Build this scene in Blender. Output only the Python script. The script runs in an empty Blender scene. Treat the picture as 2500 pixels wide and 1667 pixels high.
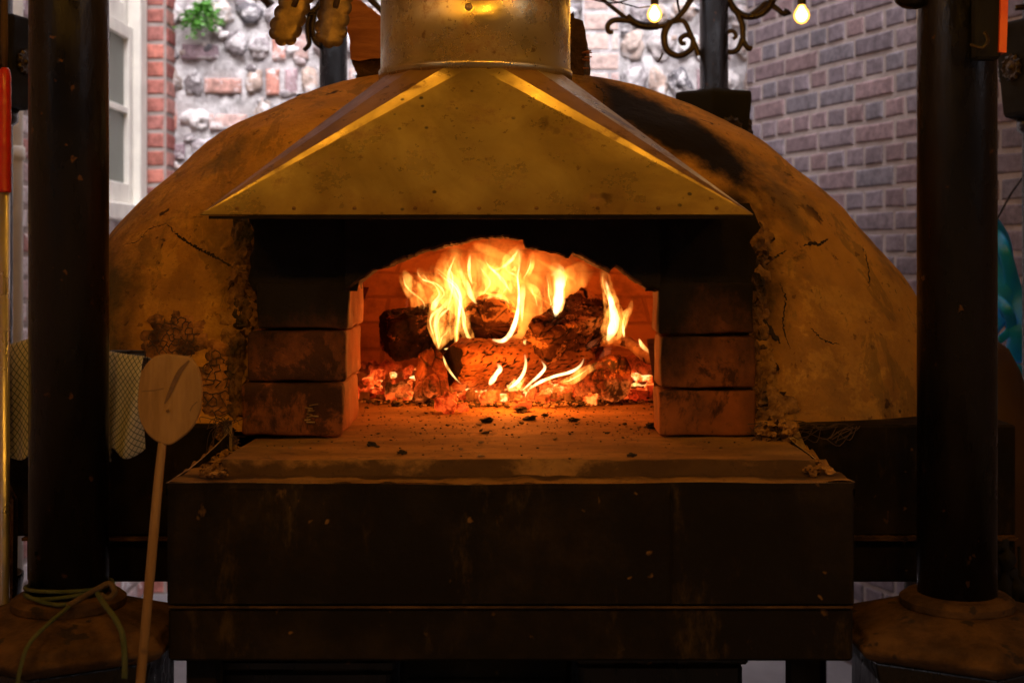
import bpy, math, random
from mathutils import Vector, Matrix, noise
R = random.Random(7)
F = 3270.0; HZ = 640.0; EYE = 1.4
S = bpy.context.scene
COL = S.collection
def P(px, py, Y): return Vector(((px-1250)*Y/F, Y, EYE-(py-HZ)*Y/F))
def nz(p, s, seed=0.0): return noise.noise(Vector(p)*s+Vector((seed, seed*1.7, -seed)))

# ------------------------------------------------------------------ materials
class NT:
    def __init__(s, name):
        s.m = bpy.data.materials.new(name); s.m.use_nodes = True
        s.t = s.m.node_tree; s.t.nodes.clear()
        s.out = s.n('ShaderNodeOutputMaterial')
    def n(s, typ, **kw):
        x = s.t.nodes.new(typ)
        for k, v in kw.items(): setattr(x, k, v)
        return x
    def l(s, a, b): s.t.links.new(a, b)
    def val(s, sock, v):
        if hasattr(v, 'is_linked') or hasattr(v, 'links'): s.l(v, sock)
        elif isinstance(v, (tuple, list)) and len(v) == 3 and sock.type == 'RGBA': sock.default_value = (*v, 1)
        else: sock.default_value = v
    def math(s, op, a, b=0.0, c=None, clamp=False):
        x = s.n('ShaderNodeMath', operation=op, use_clamp=clamp)
        s.val(x.inputs[0], a); s.val(x.inputs[1], b)
        if c is not None: s.val(x.inputs[2], c)
        return x.outputs[0]
    def mix(s, f, a, b, mode='MIX'):
        x = s.n('ShaderNodeMix', data_type='RGBA', blend_type=mode)
        s.val(x.inputs[0], f); s.val(x.inputs[6], a); s.val(x.inputs[7], b)
        return x.outputs[2]
    def rng(s, v, a, b, c=0.0, d=1.0, smooth=True):
        x = s.n('ShaderNodeMapRange'); x.interpolation_type = 'SMOOTHSTEP' if smooth else 'LINEAR'
        s.val(x.inputs[0], v)
        for i, q in enumerate((a, b, c, d)): x.inputs[i+1].default_value = q
        return x.outputs[0]
    def coord(s, kind='Object', scale=(1, 1, 1), rot=(0, 0, 0)):
        c = s.n('ShaderNodeTexCoord').outputs[kind]
        m = s.n('ShaderNodeMapping'); s.l(c, m.inputs[0])
        m.inputs[3].default_value = scale; m.inputs[2].default_value = rot
        return m.outputs[0]
    def noise(s, sc, det=6, rough=.6, vec=None, dist=0.0):
        x = s.n('ShaderNodeTexNoise'); x.inputs['Scale'].default_value = sc
        x.inputs['Detail'].default_value = det; x.inputs['Roughness'].default_value = rough
        x.inputs['Distortion'].default_value = dist
        s.l(vec if vec else s.coord(), x.inputs['Vector']); return x.outputs['Fac']
    def voro(s, sc, feat='F1', vec=None, rnd=1.0):
        x = s.n('ShaderNodeTexVoronoi', feature=feat); x.inputs['Scale'].default_value = sc
        x.inputs['Randomness'].default_value = rnd
        s.l(vec if vec else s.coord(), x.inputs['Vector']); return x
    def pos(s):
        g = s.n('ShaderNodeNewGeometry'); x = s.n('ShaderNodeSeparateXYZ'); s.l(g.outputs['Position'], x.inputs[0])
        return x.outputs
    def bump(s, h, st, dist=.01, prev=None):
        x = s.n('ShaderNodeBump'); x.inputs['Strength'].default_value = st; x.inputs['Distance'].default_value = dist
        s.l(h, x.inputs['Height'])
        if prev: s.l(prev, x.inputs['Normal'])
        return x.outputs[0]
    def bsdf(s, col, rough=.8, metal=0.0, nrm=None, spec=.5, emis=None, estr=0.0, **kw):
        b = s.n('ShaderNodeBsdfPrincipled')
        s.val(b.inputs['Base Color'], col); s.val(b.inputs['Roughness'], rough); s.val(b.inputs['Metallic'], metal)
        b.inputs['Specular IOR Level'].default_value = spec
        if nrm: s.l(nrm, b.inputs['Normal'])
        if emis is not None:
            s.val(b.inputs['Emission Color'], emis); s.val(b.inputs['Emission Strength'], estr)
        for k, v in kw.items(): s.val(b.inputs[k], v)
        s.l(b.outputs[0], s.out.inputs[0]); return b

def simple(name, c1, c2, sc=8, rough=.7, metal=0.0, bst=.3, bsc=60, stretch=(1, 1, 1), spots=None, spotcol=(.02, .015, .01), spotsc=40, spec=.5, bd=.004):
    n = NT(name); v = n.coord(scale=stretch)
    f = n.rng(n.noise(sc, 6, .65, v), .35, .65)
    c = n.mix(f, c1, c2)
    if spots is not None:
        g = n.rng(n.noise(spotsc, 3, .5), spots, spots+.05)
        c = n.mix(g, c, spotcol)
    r = n.rng(n.noise(sc*2, 4, .6, v), .3, .7, max(rough-.12, .02), min(rough+.12, 1))
    n.bsdf(c, r, metal, n.bump(n.noise(bsc, 5, .6, v), bst, bd), spec)
    return n.m

def col_mat(name, rough=.85, bst=.5, nsc=30, vary=.35, bd=.006):
    n = NT(name); a = n.n('ShaderNodeAttribute', attribute_name='Col').outputs['Color']
    f = n.noise(nsc, 6, .7); d = n.rng(f, .3, .7, 1-vary, 1+vary)
    c = n.mix(1.0, a, d, 'MULTIPLY')
    n.bsdf(c, rough, 0, n.bump(n.noise(nsc*2.5, 6, .7), bst, bd), .3)
    return n.m

M = {}
M['brick'] = col_mat('weathered_brick')
def washed(name, amt, nsc, bst, bd):
    n = NT(name); a = n.n('ShaderNodeAttribute', attribute_name='Col').outputs['Color']
    f = n.noise(nsc, 6, .7); d = n.rng(f, .3, .7, .6, 1.4); c = n.mix(1.0, a, d, 'MULTIPLY')
    c = n.mix(n.rng(n.noise(11, 8, .78, dist=.6), amt, amt+.07, 0, .85), c, (.84, .82, .83))
    n.bsdf(c, .8, 0, n.bump(n.noise(nsc*2, 6, .7), bst, bd), .3); return n.m
M['washbrick'] = washed('whitewashed_brick', .52, 30, .6, .008)
M['flint_old'] = col_mat('flint_rubble', .7, .9, 22, .45, .02)
M['flint'] = washed('whitewashed_flint', .49, 22, .9, .02)
# mortar render of the rubble wall
n = NT('lime_mortar'); f = n.noise(9, 8, .75)
c = n.mix(n.rng(f, .38, .62), (.48, .45, .46), (.90, .88, .89)); n.bsdf(c, .9, 0, n.bump(n.noise(25, 8, .75), 1, .03), .2); M['lime'] = n.m
M['mortar'] = simple('pale_mortar', (.38, .32, .295), (.29, .245, .225), 12, .9, 0, .6, 60)
M['whitepaint'] = simple('white_paint', (.80, .78, .70), (.66, .64, .58), 6, .5, 0, .2, 30)
n = NT('curtained_glass'); n.bsdf(n.mix(n.noise(3, 3), (.16, .18, .15), (.22, .23, .20)), .5, 0, None, .3); M['glass'] = n.m
M['paving'] = simple('stone_paving', (.20, .19, .20), (.28, .27, .28), 3, .8, 0, .4, 40)
M['leaf'] = simple('fern_green', (.06, .22, .02), (.12, .36, .05), 20, .5)
M['iron'] = simple('black_iron', (.004, .0035, .003), (.009, .006, .003), 10, .31, 0.0, .55, 60, (1, 1, .35), .69, (.08, .035, .010), 45, .35, .003)
M['iron2'] = simple('grey_painted_iron', (.004, .004, .0045), (.009, .0085, .0085), 10, .8, 0, .25, 90, spec=.2)
M['brassy'] = simple('dark_bronze', (.014, .009, .004), (.05, .03, .010), 14, .38, .5, .3, 60)
M['dusty'] = simple('dusty_iron', (.080, .040, .012), (.030, .015, .005), 16, .9, 0, .9, 90, (1, 1, 1), .62, (.02, .012, .008), 30, .2)
n = NT('sooty_steel'); v = n.coord()
c = n.mix(n.rng(n.noise(5, 8, .7, v), .42, .68), (.006, .004, .002), (.018, .011, .004))
c = n.mix(n.rng(n.noise(9, 6, .75, n.coord(scale=(1, 1, .35))), .54, .68, 0, .8), c, (.045, .027, .008))
dn = n.n('ShaderNodeTexNoise'); dn.inputs['Scale'].default_value = 60; n.l(n.coord(), dn.inputs['Vector']); dv = n.n('ShaderNodeVectorMath', operation='SCALE'); n.l(dn.outputs['Color'], dv.inputs[0]); dv.inputs['Scale'].default_value = .018; da = n.n('ShaderNodeVectorMath', operation='ADD'); n.l(n.coord(), da.inputs[0]); n.l(dv.outputs[0], da.inputs[1])
vo = n.voro(34, vec=da.outputs[0]); sp = n.math('MULTIPLY', n.rng(vo.outputs['Distance'], .16, .07, 0, .5), n.rng(n.noise(11, 3, .5), .55, .62))
c = n.mix(sp, c, (.24, .12, .03)); c = n.mix(n.math('MULTIPLY', n.rng(n.noise(26, 4, .6, n.coord(scale=(1, 1, .6))), .68, .74), .5), c, (.13, .065, .016))
n.bsdf(c, n.rng(n.noise(14, 5), .3, .7, .7, .9), .0, n.bump(n.noise(70, 6, .7), .6, .003), .10); M['steel'] = n.m

def soot_stone(name, c1, c2, zlo, zhi, minsoot=0.0, xs=None):
    n = NT(name); p = n.pos()
    c = n.mix(n.rng(n.noise(9, 7, .65), .35, .65), c1, c2)
    c = n.mix(n.rng(n.noise(40, 5, .7), .58, .72, 0, .6), c, tuple(q*.3 for q in c1))
    w = n.math('MULTIPLY', n.math('SUBTRACT', n.noise(11, 7, .7, n.coord(scale=(1, 1, .55))), .5), .35)
    s = n.rng(n.math('ADD', p['Z'], w), zlo, zhi, minsoot, 1)
    pt = n.rng(n.noise(9, 8, .72, n.coord(scale=(1.1, 1, .85)), .3), .44, .56, 0, .82); s = n.math('MAXIMUM', s, pt)
    s = n.math('MULTIPLY', s, n.rng(p['Y'], 2.245, 2.215, .12 if 'brick' in name else .75, 1))
    n.bsdf(n.mix(s, c, (.008, .005, .003)), n.rng(n.noise(12, 4), .3, .7, .7, .95), 0,
           n.bump(n.noise(28, 8, .75), .9, .008, n.bump(n.noise(140, 4, .6), .5, .002)), .25)
    return n.m
M['jamb'] = soot_stone('sooty_firebrick', (.34, .105, .025), (.18, .060, .018), 1.15, 1.33, .15)
M['arch'] = soot_stone('soot_black_lintel', (.20, .09, .04), (.10, .05, .025), 1.20, 1.30, .4)

# dome render: tan clay, stains, soot by the flue and round the opening
n = NT('clay_render'); p = n.pos(); v = n.coord(scale=(1, 1, .5))
f1 = n.rng(n.noise(4.5, 8, .62, v, .6), .36, .66)
c = n.mix(f1, (.66, .33, .06), (.42, .20, .04))
c = n.mix(n.rng(n.noise(13, 8, .7, n.coord()), .50, .60, 0, .7), c, (.72, .38, .07))
c = n.mix(n.rng(n.noise(6.2, 7, .7, n.coord(scale=(1.7, 1, .55), rot=(0, .35, 0)), 1.0), .545, .575, 0, .42), c, (.17, .115, .035))
c = n.mix(n.rng(n.noise(2.3, 8, .75, n.coord(scale=(1, 1, .8), rot=(.9, 0, 1)), .4), .52, .60, 0, .35), c, (.26, .13, .035))
c = n.mix(n.rng(n.noise(3.0, 6, .6, n.coord(scale=(1, 1, .7), rot=(.3, .5, 0))), .56, .66, 0, .7), c, (.17, .115, .06))
c = n.mix(n.rng(n.noise(60, 4, .6), .63, .68, 0, .6), c, (.12, .05, .015))
c = n.mix(n.math('MULTIPLY', n.rng(n.noise(15, 4, .6), .63, .67), n.rng(n.noise(3, 2), .5, .6)), c, (.08, .04, .018))
w = n.math('MULTIPLY', n.math('SUBTRACT', n.noise(8, 8, .7), .5), .22)
dx = n.math('ABSOLUTE', n.math('ADD', p['X'], .022))          # frame soot
sx = n.rng(n.math('ADD', dx, w), .53, .41)
sz = n.rng(n.math('ADD', p['Z'], w), 1.20, 1.33)
so = n.math('MULTIPLY', n.math('MULTIPLY', sx, sz), n.rng(p['Z'], 1.57, 1.50))
lx = n.rng(n.math('ADD', p['X'], w), -.56, -.46); lz = n.rng(n.math('ADD', p['Z'], w), 1.28, 1.1)
# soot streak on the right shoulder beside the hood
d1 = n.math('ADD', n.math('MULTIPLY', n.math('SUBTRACT', p['X'], .30), .62), n.math('SUBTRACT', p['Z'], 1.645))
st = n.rng(n.math('ABSOLUTE', n.math('ADD', d1, n.math('MULTIPLY', w, .45))), .075, .03)
st = n.math('MULTIPLY', st, n.rng(p['X'], .10, .20)); st = n.math('MULTIPLY', st, n.rng(n.math('ADD', p['X'], w), .50, .40))
so = n.math('MAXIMUM', so, st)
c = n.mix(so, c, (.012, .008, .005))
gx = n.math('MULTIPLY', n.rng(n.math('ADD', p['X'], w), -.62, -.72), n.rng(n.math('ADD', p['Z'], w), 1.48, 1.36)); c = n.mix(n.math('MULTIPLY', gx, .88), c, (.045, .045, .03))
n.bsdf(c, .9, 0, n.bump(n.noise(20, 9, .72), 1, .02, n.bump(n.noise(110, 5, .7), .9, .003)), .15); M['clay'] = n.m
M['jointsoot'] = simple('sooty_clay_joint', (.20, .095, .03), (.015, .009, .005), 16, .95, 0, 1, 60, bd=.01)
M['crack'] = simple('crack_dark', (.012, .006, .003), (.03, .015, .006), 30, 1, 0, 0)
M['mortarfill'] = simple('crumbling_clay', (.36, .19, .06), (.14, .07, .025), 24, .95, 0, 1, 60, (1, 1, 1), .58, (.03, .015, .008), 35, .1, .01)
n = NT('hearth_stone'); p = n.pos(); c = n.mix(n.rng(n.noise(6, 8, .7, n.coord(scale=(.6, 1.3, 1))), .35, .65), (.34, .18, .06), (.17, .088, .03))
c = n.mix(n.rng(n.noise(90, 4, .65), .60, .68, 0, .7), c, (.07, .04, .025))
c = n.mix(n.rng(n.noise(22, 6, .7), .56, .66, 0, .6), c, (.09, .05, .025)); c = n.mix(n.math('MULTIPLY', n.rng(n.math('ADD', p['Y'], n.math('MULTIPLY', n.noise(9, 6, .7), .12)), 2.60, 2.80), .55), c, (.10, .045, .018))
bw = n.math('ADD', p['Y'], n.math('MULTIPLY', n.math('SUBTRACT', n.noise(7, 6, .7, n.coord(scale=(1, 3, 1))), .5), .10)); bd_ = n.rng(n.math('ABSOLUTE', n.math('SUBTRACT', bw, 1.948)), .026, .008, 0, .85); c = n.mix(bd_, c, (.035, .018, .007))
n.bsdf(c, .85, 0, n.bump(n.noise(45, 8, .75), .8, .008), .2); M['hearth'] = n.m
n = NT('firebrick_vault'); br = n.n('ShaderNodeTexBrick'); n.l(n.coord('UV'), br.inputs['Vector'])
for k, q in (('Scale', 1.5), ('Mortar Size', .008), ('Mortar Smooth', .3), ('Brick Width', .24), ('Row Height', .115)): br.inputs[k].default_value = q
br.inputs['Color1'].default_value = (.34, .14, .06, 1); br.inputs['Color2'].default_value = (.29, .12, .05, 1); br.inputs['Mortar'].default_value = (.22, .09, .04, 1)
c = n.mix(n.rng(n.noise(7, 8, .75), .42, .62, 0, .8), br.outputs['Color'], (.14, .055, .025))
n.bsdf(c, .9, 0, n.bump(n.noise(30, 8, .7), .6, .006, n.bump(br.outputs['Fac'], .8, -.006)), .2); M['vault'] = n.m
def metal(name, c1, c2, rough, stain, sc=5, mt=.85, sp_=.5):
    n = NT(name); v = n.coord(scale=(1, 1, .7))
    c = n.mix(n.rng(n.noise(sc, 8, .6, v, .8), .38, .66), c1, c2)
    st = n.rng(n.noise(13, 9, .78, n.coord()), .52, .66, 0, .8); c = n.mix(st, c, stain); c = n.mix(n.rng(n.noise(45, 5, .7), .62, .66, 0, .7), c, tuple(q*.6 for q in stain))
    low = n.rng(n.math('ADD', n.pos()['Z'], n.math('MULTIPLY', n.noise(10, 6, .7), .14)), 1.60, 1.53, 0, .55) if 'hood' in name else 0
    if 'hood' in name: c = n.mix(low, c, stain)
    dr = n.rng(n.noise(16, 3, .5, n.coord(scale=(1, 1, .10))), .66, .70, 0, .8); c = n.mix(n.math('MULTIPLY', dr, n.rng(n.noise(6, 3), .48, .6)), c, tuple(q*.35 for q in stain))
    vo = n.voro(38); sp = n.math('MULTIPLY', n.rng(vo.outputs['Distance'], .17, .09), n.rng(n.noise(9, 2, .5), .53, .60))
    c = n.mix(sp, c, (.03, .015, .006))
    r = n.math('ADD', n.rng(n.noise(9, 7, .7), .3, .7, rough-.07, rough+.10), n.math('MULTIPLY', st, .25))
    tn = n.n('ShaderNodeTangent', direction_type='RADIAL', axis='Z'); kw = {'Anisotropic': .8, 'Tangent': tn.outputs[0]} if 'flue' in name else {}
    n.bsdf(c, r, n.math('SUBTRACT', mt, n.math('MULTIPLY', n.math('MAXIMUM', st, sp), .5)), n.bump(n.noise(5, 4, .5), .25, .02, n.bump(n.noise(120, 4, .6), .12, .001)), sp_, **kw)
    return n.m
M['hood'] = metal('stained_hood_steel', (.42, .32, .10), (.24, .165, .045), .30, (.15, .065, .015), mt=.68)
M['flue'] = metal('brushed_flue_steel', (.56, .45, .24), (.44, .33, .15), .27, (.28, .13, .035), 3.5, .85)
M['tongsteel'] = simple('tarnished_steel', (.20, .13, .06), (.12, .075, .035), 30, .42, .75, .1, 60)
M['edge'] = simple('bright_worn_edge', (.60, .42, .20), (.22, .13, .05), 40, .45, .6, .4, 90)
M['wood_cut'] = simple('split_wood_face', (.36, .13, .045), (.22, .075, .025), 6, .8, 0, .6, 60, (1, 1, 6))
M['bark'] = simple('rough_bark', (.09, .045, .02), (.03, .018, .010), 14, .95, 0, 1, 40, (1, 1, 1), .6, (.2, .1, .04), 30, .2, .02)
M['peelwood'] = simple('worn_peel_wood', (.24, .135, .045), (.15, .08, .025), 7, .75, 0, .35, 50, (3, 3, .5), .70, (.07, .035, .015), 14, .3)
M['burn'] = simple('burn_mark', (.06, .03, .012), (.12, .06, .025), 40, .9)
n = NT('checked_cloth'); u = n.coord('UV'); sx = n.n('ShaderNodeSeparateXYZ'); n.l(u, sx.inputs[0])
def grid(q): return n.rng(n.math('ABSOLUTE', n.math('SUBTRACT', n.math('FRACT', q), .5)), .40, .455)
a = n.math('ADD', sx.outputs[0], n.math('MULTIPLY', sx.outputs[1], .62)); b = n.math('SUBTRACT', sx.outputs[0], n.math('MULTIPLY', sx.outputs[1], .62))
g = n.math('MAXIMUM', grid(a), grid(b))
c = n.mix(n.noise(6, 5), (.42, .40, .36), (.32, .30, .26)); c = n.mix(g, c, (.035, .055, .055))
n.bsdf(c, .95, 0, n.bump(n.noise(220, 3), .4, .001), .1); M['cloth'] = n.m
M['red'] = simple('red_grip_plastic', (.50, .012, .008), (.40, .010, .008), 8, .4)
M['orange'] = simple('orange_plastic', (.75, .09, .015), (.65, .07, .015), 8, .5)
M['alu'] = simple('satin_aluminium', (.6, .56, .5), (.5, .46, .4), 8, .35, .9, .1)
M['blue'] = simple('bright_blue_plastic', (.0, .32, .95), (.02, .40, .98), 4, .42, 0, .2, 8)
M['darkbrown'] = simple('dark_brown_metal', (.035, .016, .008), (.05, .022, .010), 8, .7)
M['rope'] = simple('green_twine', (.030, .045, .008), (.055, .060, .016), 60, .95, 0, 1, 200)
M['ropetail'] = simple('brown_cord', (.08, .045, .015), (.045, .028, .01), 60, .95, 0, 1, 200)
M['canvas'] = simple('canopy_canvas', (.30, .25, .18), (.22, .18, .13), 2, .9)
M['darkwall'] = simple('dark_render', (.05, .045, .045), (.07, .06, .06), 2, .9)
M['wire'] = simple('rusty_wire', (.025, .012, .006), (.07, .035, .015), 60, .8)
M['char'] = None
def charwood(name, c1, c2, glow, zl, zh, ash=.5, ashcol=(.42, .24, .11), thr=.52):
    n = NT(name); p = n.pos(); at = n.n('ShaderNodeAttribute', attribute_name='Col').outputs['Color']; sp = n.n('ShaderNodeSeparateColor'); n.l(at, sp.inputs[0]); ck = n.rng(sp.outputs[0], .15, .75)
    c = n.mix(n.rng(n.noise(16, 8, .75), .40, .62), c1, c2)
    c = n.mix(n.math('MULTIPLY', n.rng(n.noise(20, 7, .75, n.coord(scale=(.6, 1, 1))), thr, thr+.06), ash), c, ashcol)
    c = n.mix(ck, (.006, .003, .002), c)
    w = n.math('MULTIPLY', n.math('SUBTRACT', n.noise(16, 7, .7), .5), .10)
    h = n.rng(n.math('ADD', p['Z'], w), zh, zl)
    hc = n.mix(n.math('MULTIPLY', h, h), (.9, .035, .003), (1, .16, .02))
    es = n.math('MULTIPLY', h, n.math('MULTIPLY', n.rng(n.noise(22, 6, .75), .42, .62, .05, 1), glow))
    n.bsdf(c, .9, 0, n.bump(n.noise(60, 8, .75), 1, .006), .2, hc, es)
    return n.m
M['char_black'] = charwood('black_charred_wood', (.012, .006, .004), (.035, .016, .008), .35, 1.155, 1.195, .8, (.42, .18, .06), .54)
M['char_ash'] = charwood('ash_flecked_char', (.05, .02, .008), (.16, .07, .028), .2, 1.14, 1.18, .9, (.60, .33, .13), .50)
M['char_brown'] = charwood('singed_bark', (.36, .16, .06), (.20, .08, .03), .35, 1.125, 1.165, .25, (.5, .3, .13), .56)
M['char_red'] = charwood('glowing_stump', (.10, .03, .012), (.03, .010, .005), .42, 1.115, 1.215, .3, (.35, .14, .05), .55)
M['log_end'] = simple('burnt_log_end', (.012, .006, .004), (.035, .014, .008), 20, .9, 0, 1, 60)
# embers (emission = they do give off light); heat per lump
n = NT('ember_coals'); a = n.n('ShaderNodeAttribute', attribute_name='Col').outputs['Color']; sp = n.n('ShaderNodeSeparateColor'); n.l(a, sp.inputs[0])
ht = n.math('MULTIPLY', sp.outputs[0], n.rng(n.noise(38, 5, .7), .34, .60, .12, 1))
rp = n.n('ShaderNodeValToRGB'); n.l(ht, rp.inputs[0]); el = rp.color_ramp.elements
el[0].position = 0; el[0].color = (.05, .001, 0, 1); el[1].position = 1; el[1].color = (1, .50, .17, 1)
for q, cc in ((.3, (.7, .03, .004, 1)), (.6, (1, .13, .015, 1)), (.82, (1, .30, .05, 1))):
    k = el.new(q); k.color = cc
n.bsdf(n.mix(n.noise(60, 5), (.30, .20, .14), (.05, .025, .015)), .95, 0, n.bump(n.noise(90, 5), .6, .003), .1, rp.outputs[0], n.math('MULTIPLY', n.math('POWER', ht, .9), .95)); M['ember'] = n.m
M['ashbits'] = simple('charcoal_crumb', (.035, .022, .014), (.012, .008, .006), 30, .95, 0, .8, 80)
M['ashpale'] = simple('ash_flake', (.30, .19, .11), (.20, .12, .07), 30, .95, 0, .8, 80)
def flame(name, lo, hi, st, pw, nlo=.25, streak=14):
    n = NT(name); lw = n.n('ShaderNodeLayerWeight'); lw.inputs['Blend'].default_value = .5
    # facing output: 1-|N.V| at blend .5
    cz = n.math('SUBTRACT', 1, lw.outputs['Facing'], clamp=True)
    m = n.math('POWER', cz, pw)
    ns = n.rng(n.noise(streak, 5, .55, n.coord(scale=(1, 1, .24), rot=(0, .25, 0)), 2.2), .36, .64, nlo, 1)
    m2 = n.math('MULTIPLY', m, ns)
    at = n.n('ShaderNodeAttribute', attribute_name='Col').outputs['Color']; sp = n.n('ShaderNodeSeparateColor'); n.l(at, sp.inputs[0])
    m3 = n.math('MULTIPLY', m2, sp.outputs[0])
    c = n.mix(m2, lo, hi)
    e = n.n('ShaderNodeEmission'); n.l(c, e.inputs[0]); n.l(n.math('MULTIPLY', m3, st), e.inputs[1])
    t = n.n('ShaderNodeBsdfTransparent'); ad = n.n('ShaderNodeAddShader')
    n.l(e.outputs[0], ad.inputs[0]); n.l(t.outputs[0], ad.inputs[1]); n.l(ad.outputs[0], n.out.inputs[0])
    n.m.cycles.emission_sampling = 'NONE'
    return n.m
M['fl_soft'] = flame('flame_haze', (1, .19, .02), (1, .30, .035), .46, 2.5, .2, 11)
M['fl_body'] = flame('flame_body', (1, .25, .025), (1, .42, .07), .52, 1.5, .03, 26)
M['fl_hot'] = flame('flame_hot', (1, .30, .03), (1, .60, .19), .78, 1.5, .35, 20)
M['fl_white'] = flame('flame_white', (1, .45, .08), (1, .72, .36), 1.35, 2.0, .55, 14)
M['fl_red'] = flame('flame_faint', (1, .16, .06), (1, .26, .08), .03, 1.8, .3, 14)
n = NT('lit_bulb_glass'); lw = n.n('ShaderNodeLayerWeight'); lw.inputs['Blend'].default_value = .5
f = n.math('SUBTRACT', 1, lw.outputs['Facing'])
e = n.n('ShaderNodeEmission'); n.l(n.mix(n.rng(f, .55, .95), (1, .42, .05), (1, .80, .42)), e.inputs[0]); n.l(n.rng(f, .1, 1, .7, 3.5), e.inputs[1]); n.l(e.outputs[0], n.out.inputs[0]); M['bulb'] = n.m

# ------------------------------------------------------------------ mesh building
class MB:
    def __init__(s): s.v = []; s.f = []; s.c = []; s.uv = {}; s.m = []
    def add(s, vs, fs, col=None, mi=0):
        o = len(s.v); s.v += [tuple(q) for q in vs]
        for f in fs: s.f.append(tuple(i+o for i in f)); s.c.append(col); s.m.append(mi)
        return o
    def box(s, a, b, col=None, bev=0.0, mi=0):
        x0, y0, z0 = a; x1, y1, z1 = b
        if bev <= 0:
            s.add([(x0,y0,z0),(x1,y0,z0),(x1,y1,z0),(x0,y1,z0),(x0,y0,z1),(x1,y0,z1),(x1,y1,z1),(x0,y1,z1)],
                  [(0,3,2,1),(4,5,6,7),(0,1,5,4),(1,2,6,5),(2,3,7,6),(3,0,4,7)], col, mi); return
        bm_box(s, a, b, bev, col, mi)
    def tube(s, pts, rad, seg=8, col=None, flat=1.0, cap=True, mi=0, cols=None):
        pts = [Vector(p) for p in pts]; n = len(pts)
        if not isinstance(rad, (list, tuple)): rad = [rad]*n
        up = None; vs = []
        for i, p in enumerate(pts):
            t = (pts[min(i+1, n-1)]-pts[max(i-1, 0)]).normalized()
            if up is None:
                up = Vector((0, 1, 0)) if abs(t.y) < .8 else Vector((1, 0, 0))
            a = (up - t*up.dot(t)).normalized(); b = t.cross(a); up = a
            for k in range(seg):
                th = 2*math.pi*k/seg
                vs.append(p + a*math.cos(th)*rad[i]*flat + b*math.sin(th)*rad[i])
        fs = [(i*seg+k, i*seg+(k+1) % seg, (i+1)*seg+(k+1) % seg, (i+1)*seg+k) for i in range(n-1) for k in range(seg)]
        o = s.add(vs, fs, col, mi)
        if cap:
            s.f.append(tuple(o+k for k in range(seg))[::-1]); s.c.append(col); s.m.append(mi)
            s.f.append(tuple(o+(n-1)*seg+k for k in range(seg))); s.c.append(col); s.m.append(mi)
    def lathe(s, prof, ctr, seg=32, col=None, rot=0.0, mi=0, cap=True):
        vs = []
        for r, z in prof:
            for k in range(seg):
                th = 2*math.pi*k/seg+rot; vs.append((ctr[0]+r*math.cos(th), ctr[1]+r*math.sin(th), ctr[2]+z))
        n = len(prof)
        fs = [(i*seg+k, i*seg+(k+1) % seg, (i+1)*seg+(k+1) % seg, (i+1)*seg+k) for i in range(n-1) for k in range(seg)]
        if cap: fs += [tuple(range(seg))[::-1], tuple((n-1)*seg+k for k in range(seg))]
        s.add(vs, fs, col, mi)
    def build(s, name, mats, parent=None, smooth=False, loc=None, bevel=0, solid=0, sub=0):
        me = bpy.data.meshes.new(name)
        L = Vector(loc) if loc is not None else Vector((0, 0, 0))
        me.from_pydata([tuple(Vector(v)-L) for v in s.v], [], s.f)
        if not isinstance(mats, (list, tuple)): mats = [mats]
        for m in mats: me.materials.append(m)
        if any(s.m): me.polygons.foreach_set('material_index', s.m)
        if any(c is not None for c in s.c):
            a = me.color_attributes.new('Col', 'FLOAT_COLOR', 'CORNER'); d = []
            for p, c in zip(me.polygons, s.c):
                for li in p.loop_indices:
                    q = c
                    if callable(c): q = c(me.vertices[me.loops[li].vertex_index].index)
                    if q is None: q = (1, 1, 1)
                    d += [q[0], q[1], q[2], 1]
            a.data.foreach_set('color', d)
        if s.uv:
            u = me.uv_layers.new(name='UVMap'); d = []
            for l in me.loops: d += list(s.uv.get(l.vertex_index, (0, 0)))
            u.data.foreach_set('uv', d)
        if smooth is True: me.polygons.foreach_set('use_smooth', [True]*len(me.polygons))
        me.validate(); me.update()
        o = bpy.data.objects.new(name, me); COL.objects.link(o)
        if parent:
            o.parent = parent; pw = Vector((0, 0, 0)); q = parent
            while q: pw += q.location; q = q.parent
            o.location = L - pw
        else: o.location = L
        if smooth == 'angle' or bevel:
            pass
        if bevel:
            b = o.modifiers.new('b', 'BEVEL'); b.width = bevel; b.segments = 2; b.limit_method = 'ANGLE'
        if solid:
            b = o.modifiers.new('s', 'SOLIDIFY'); b.thickness = solid; b.offset = 0
        if sub:
            b = o.modifiers.new('u', 'SUBSURF'); b.levels = sub; b.render_levels = sub
        return o
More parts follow.
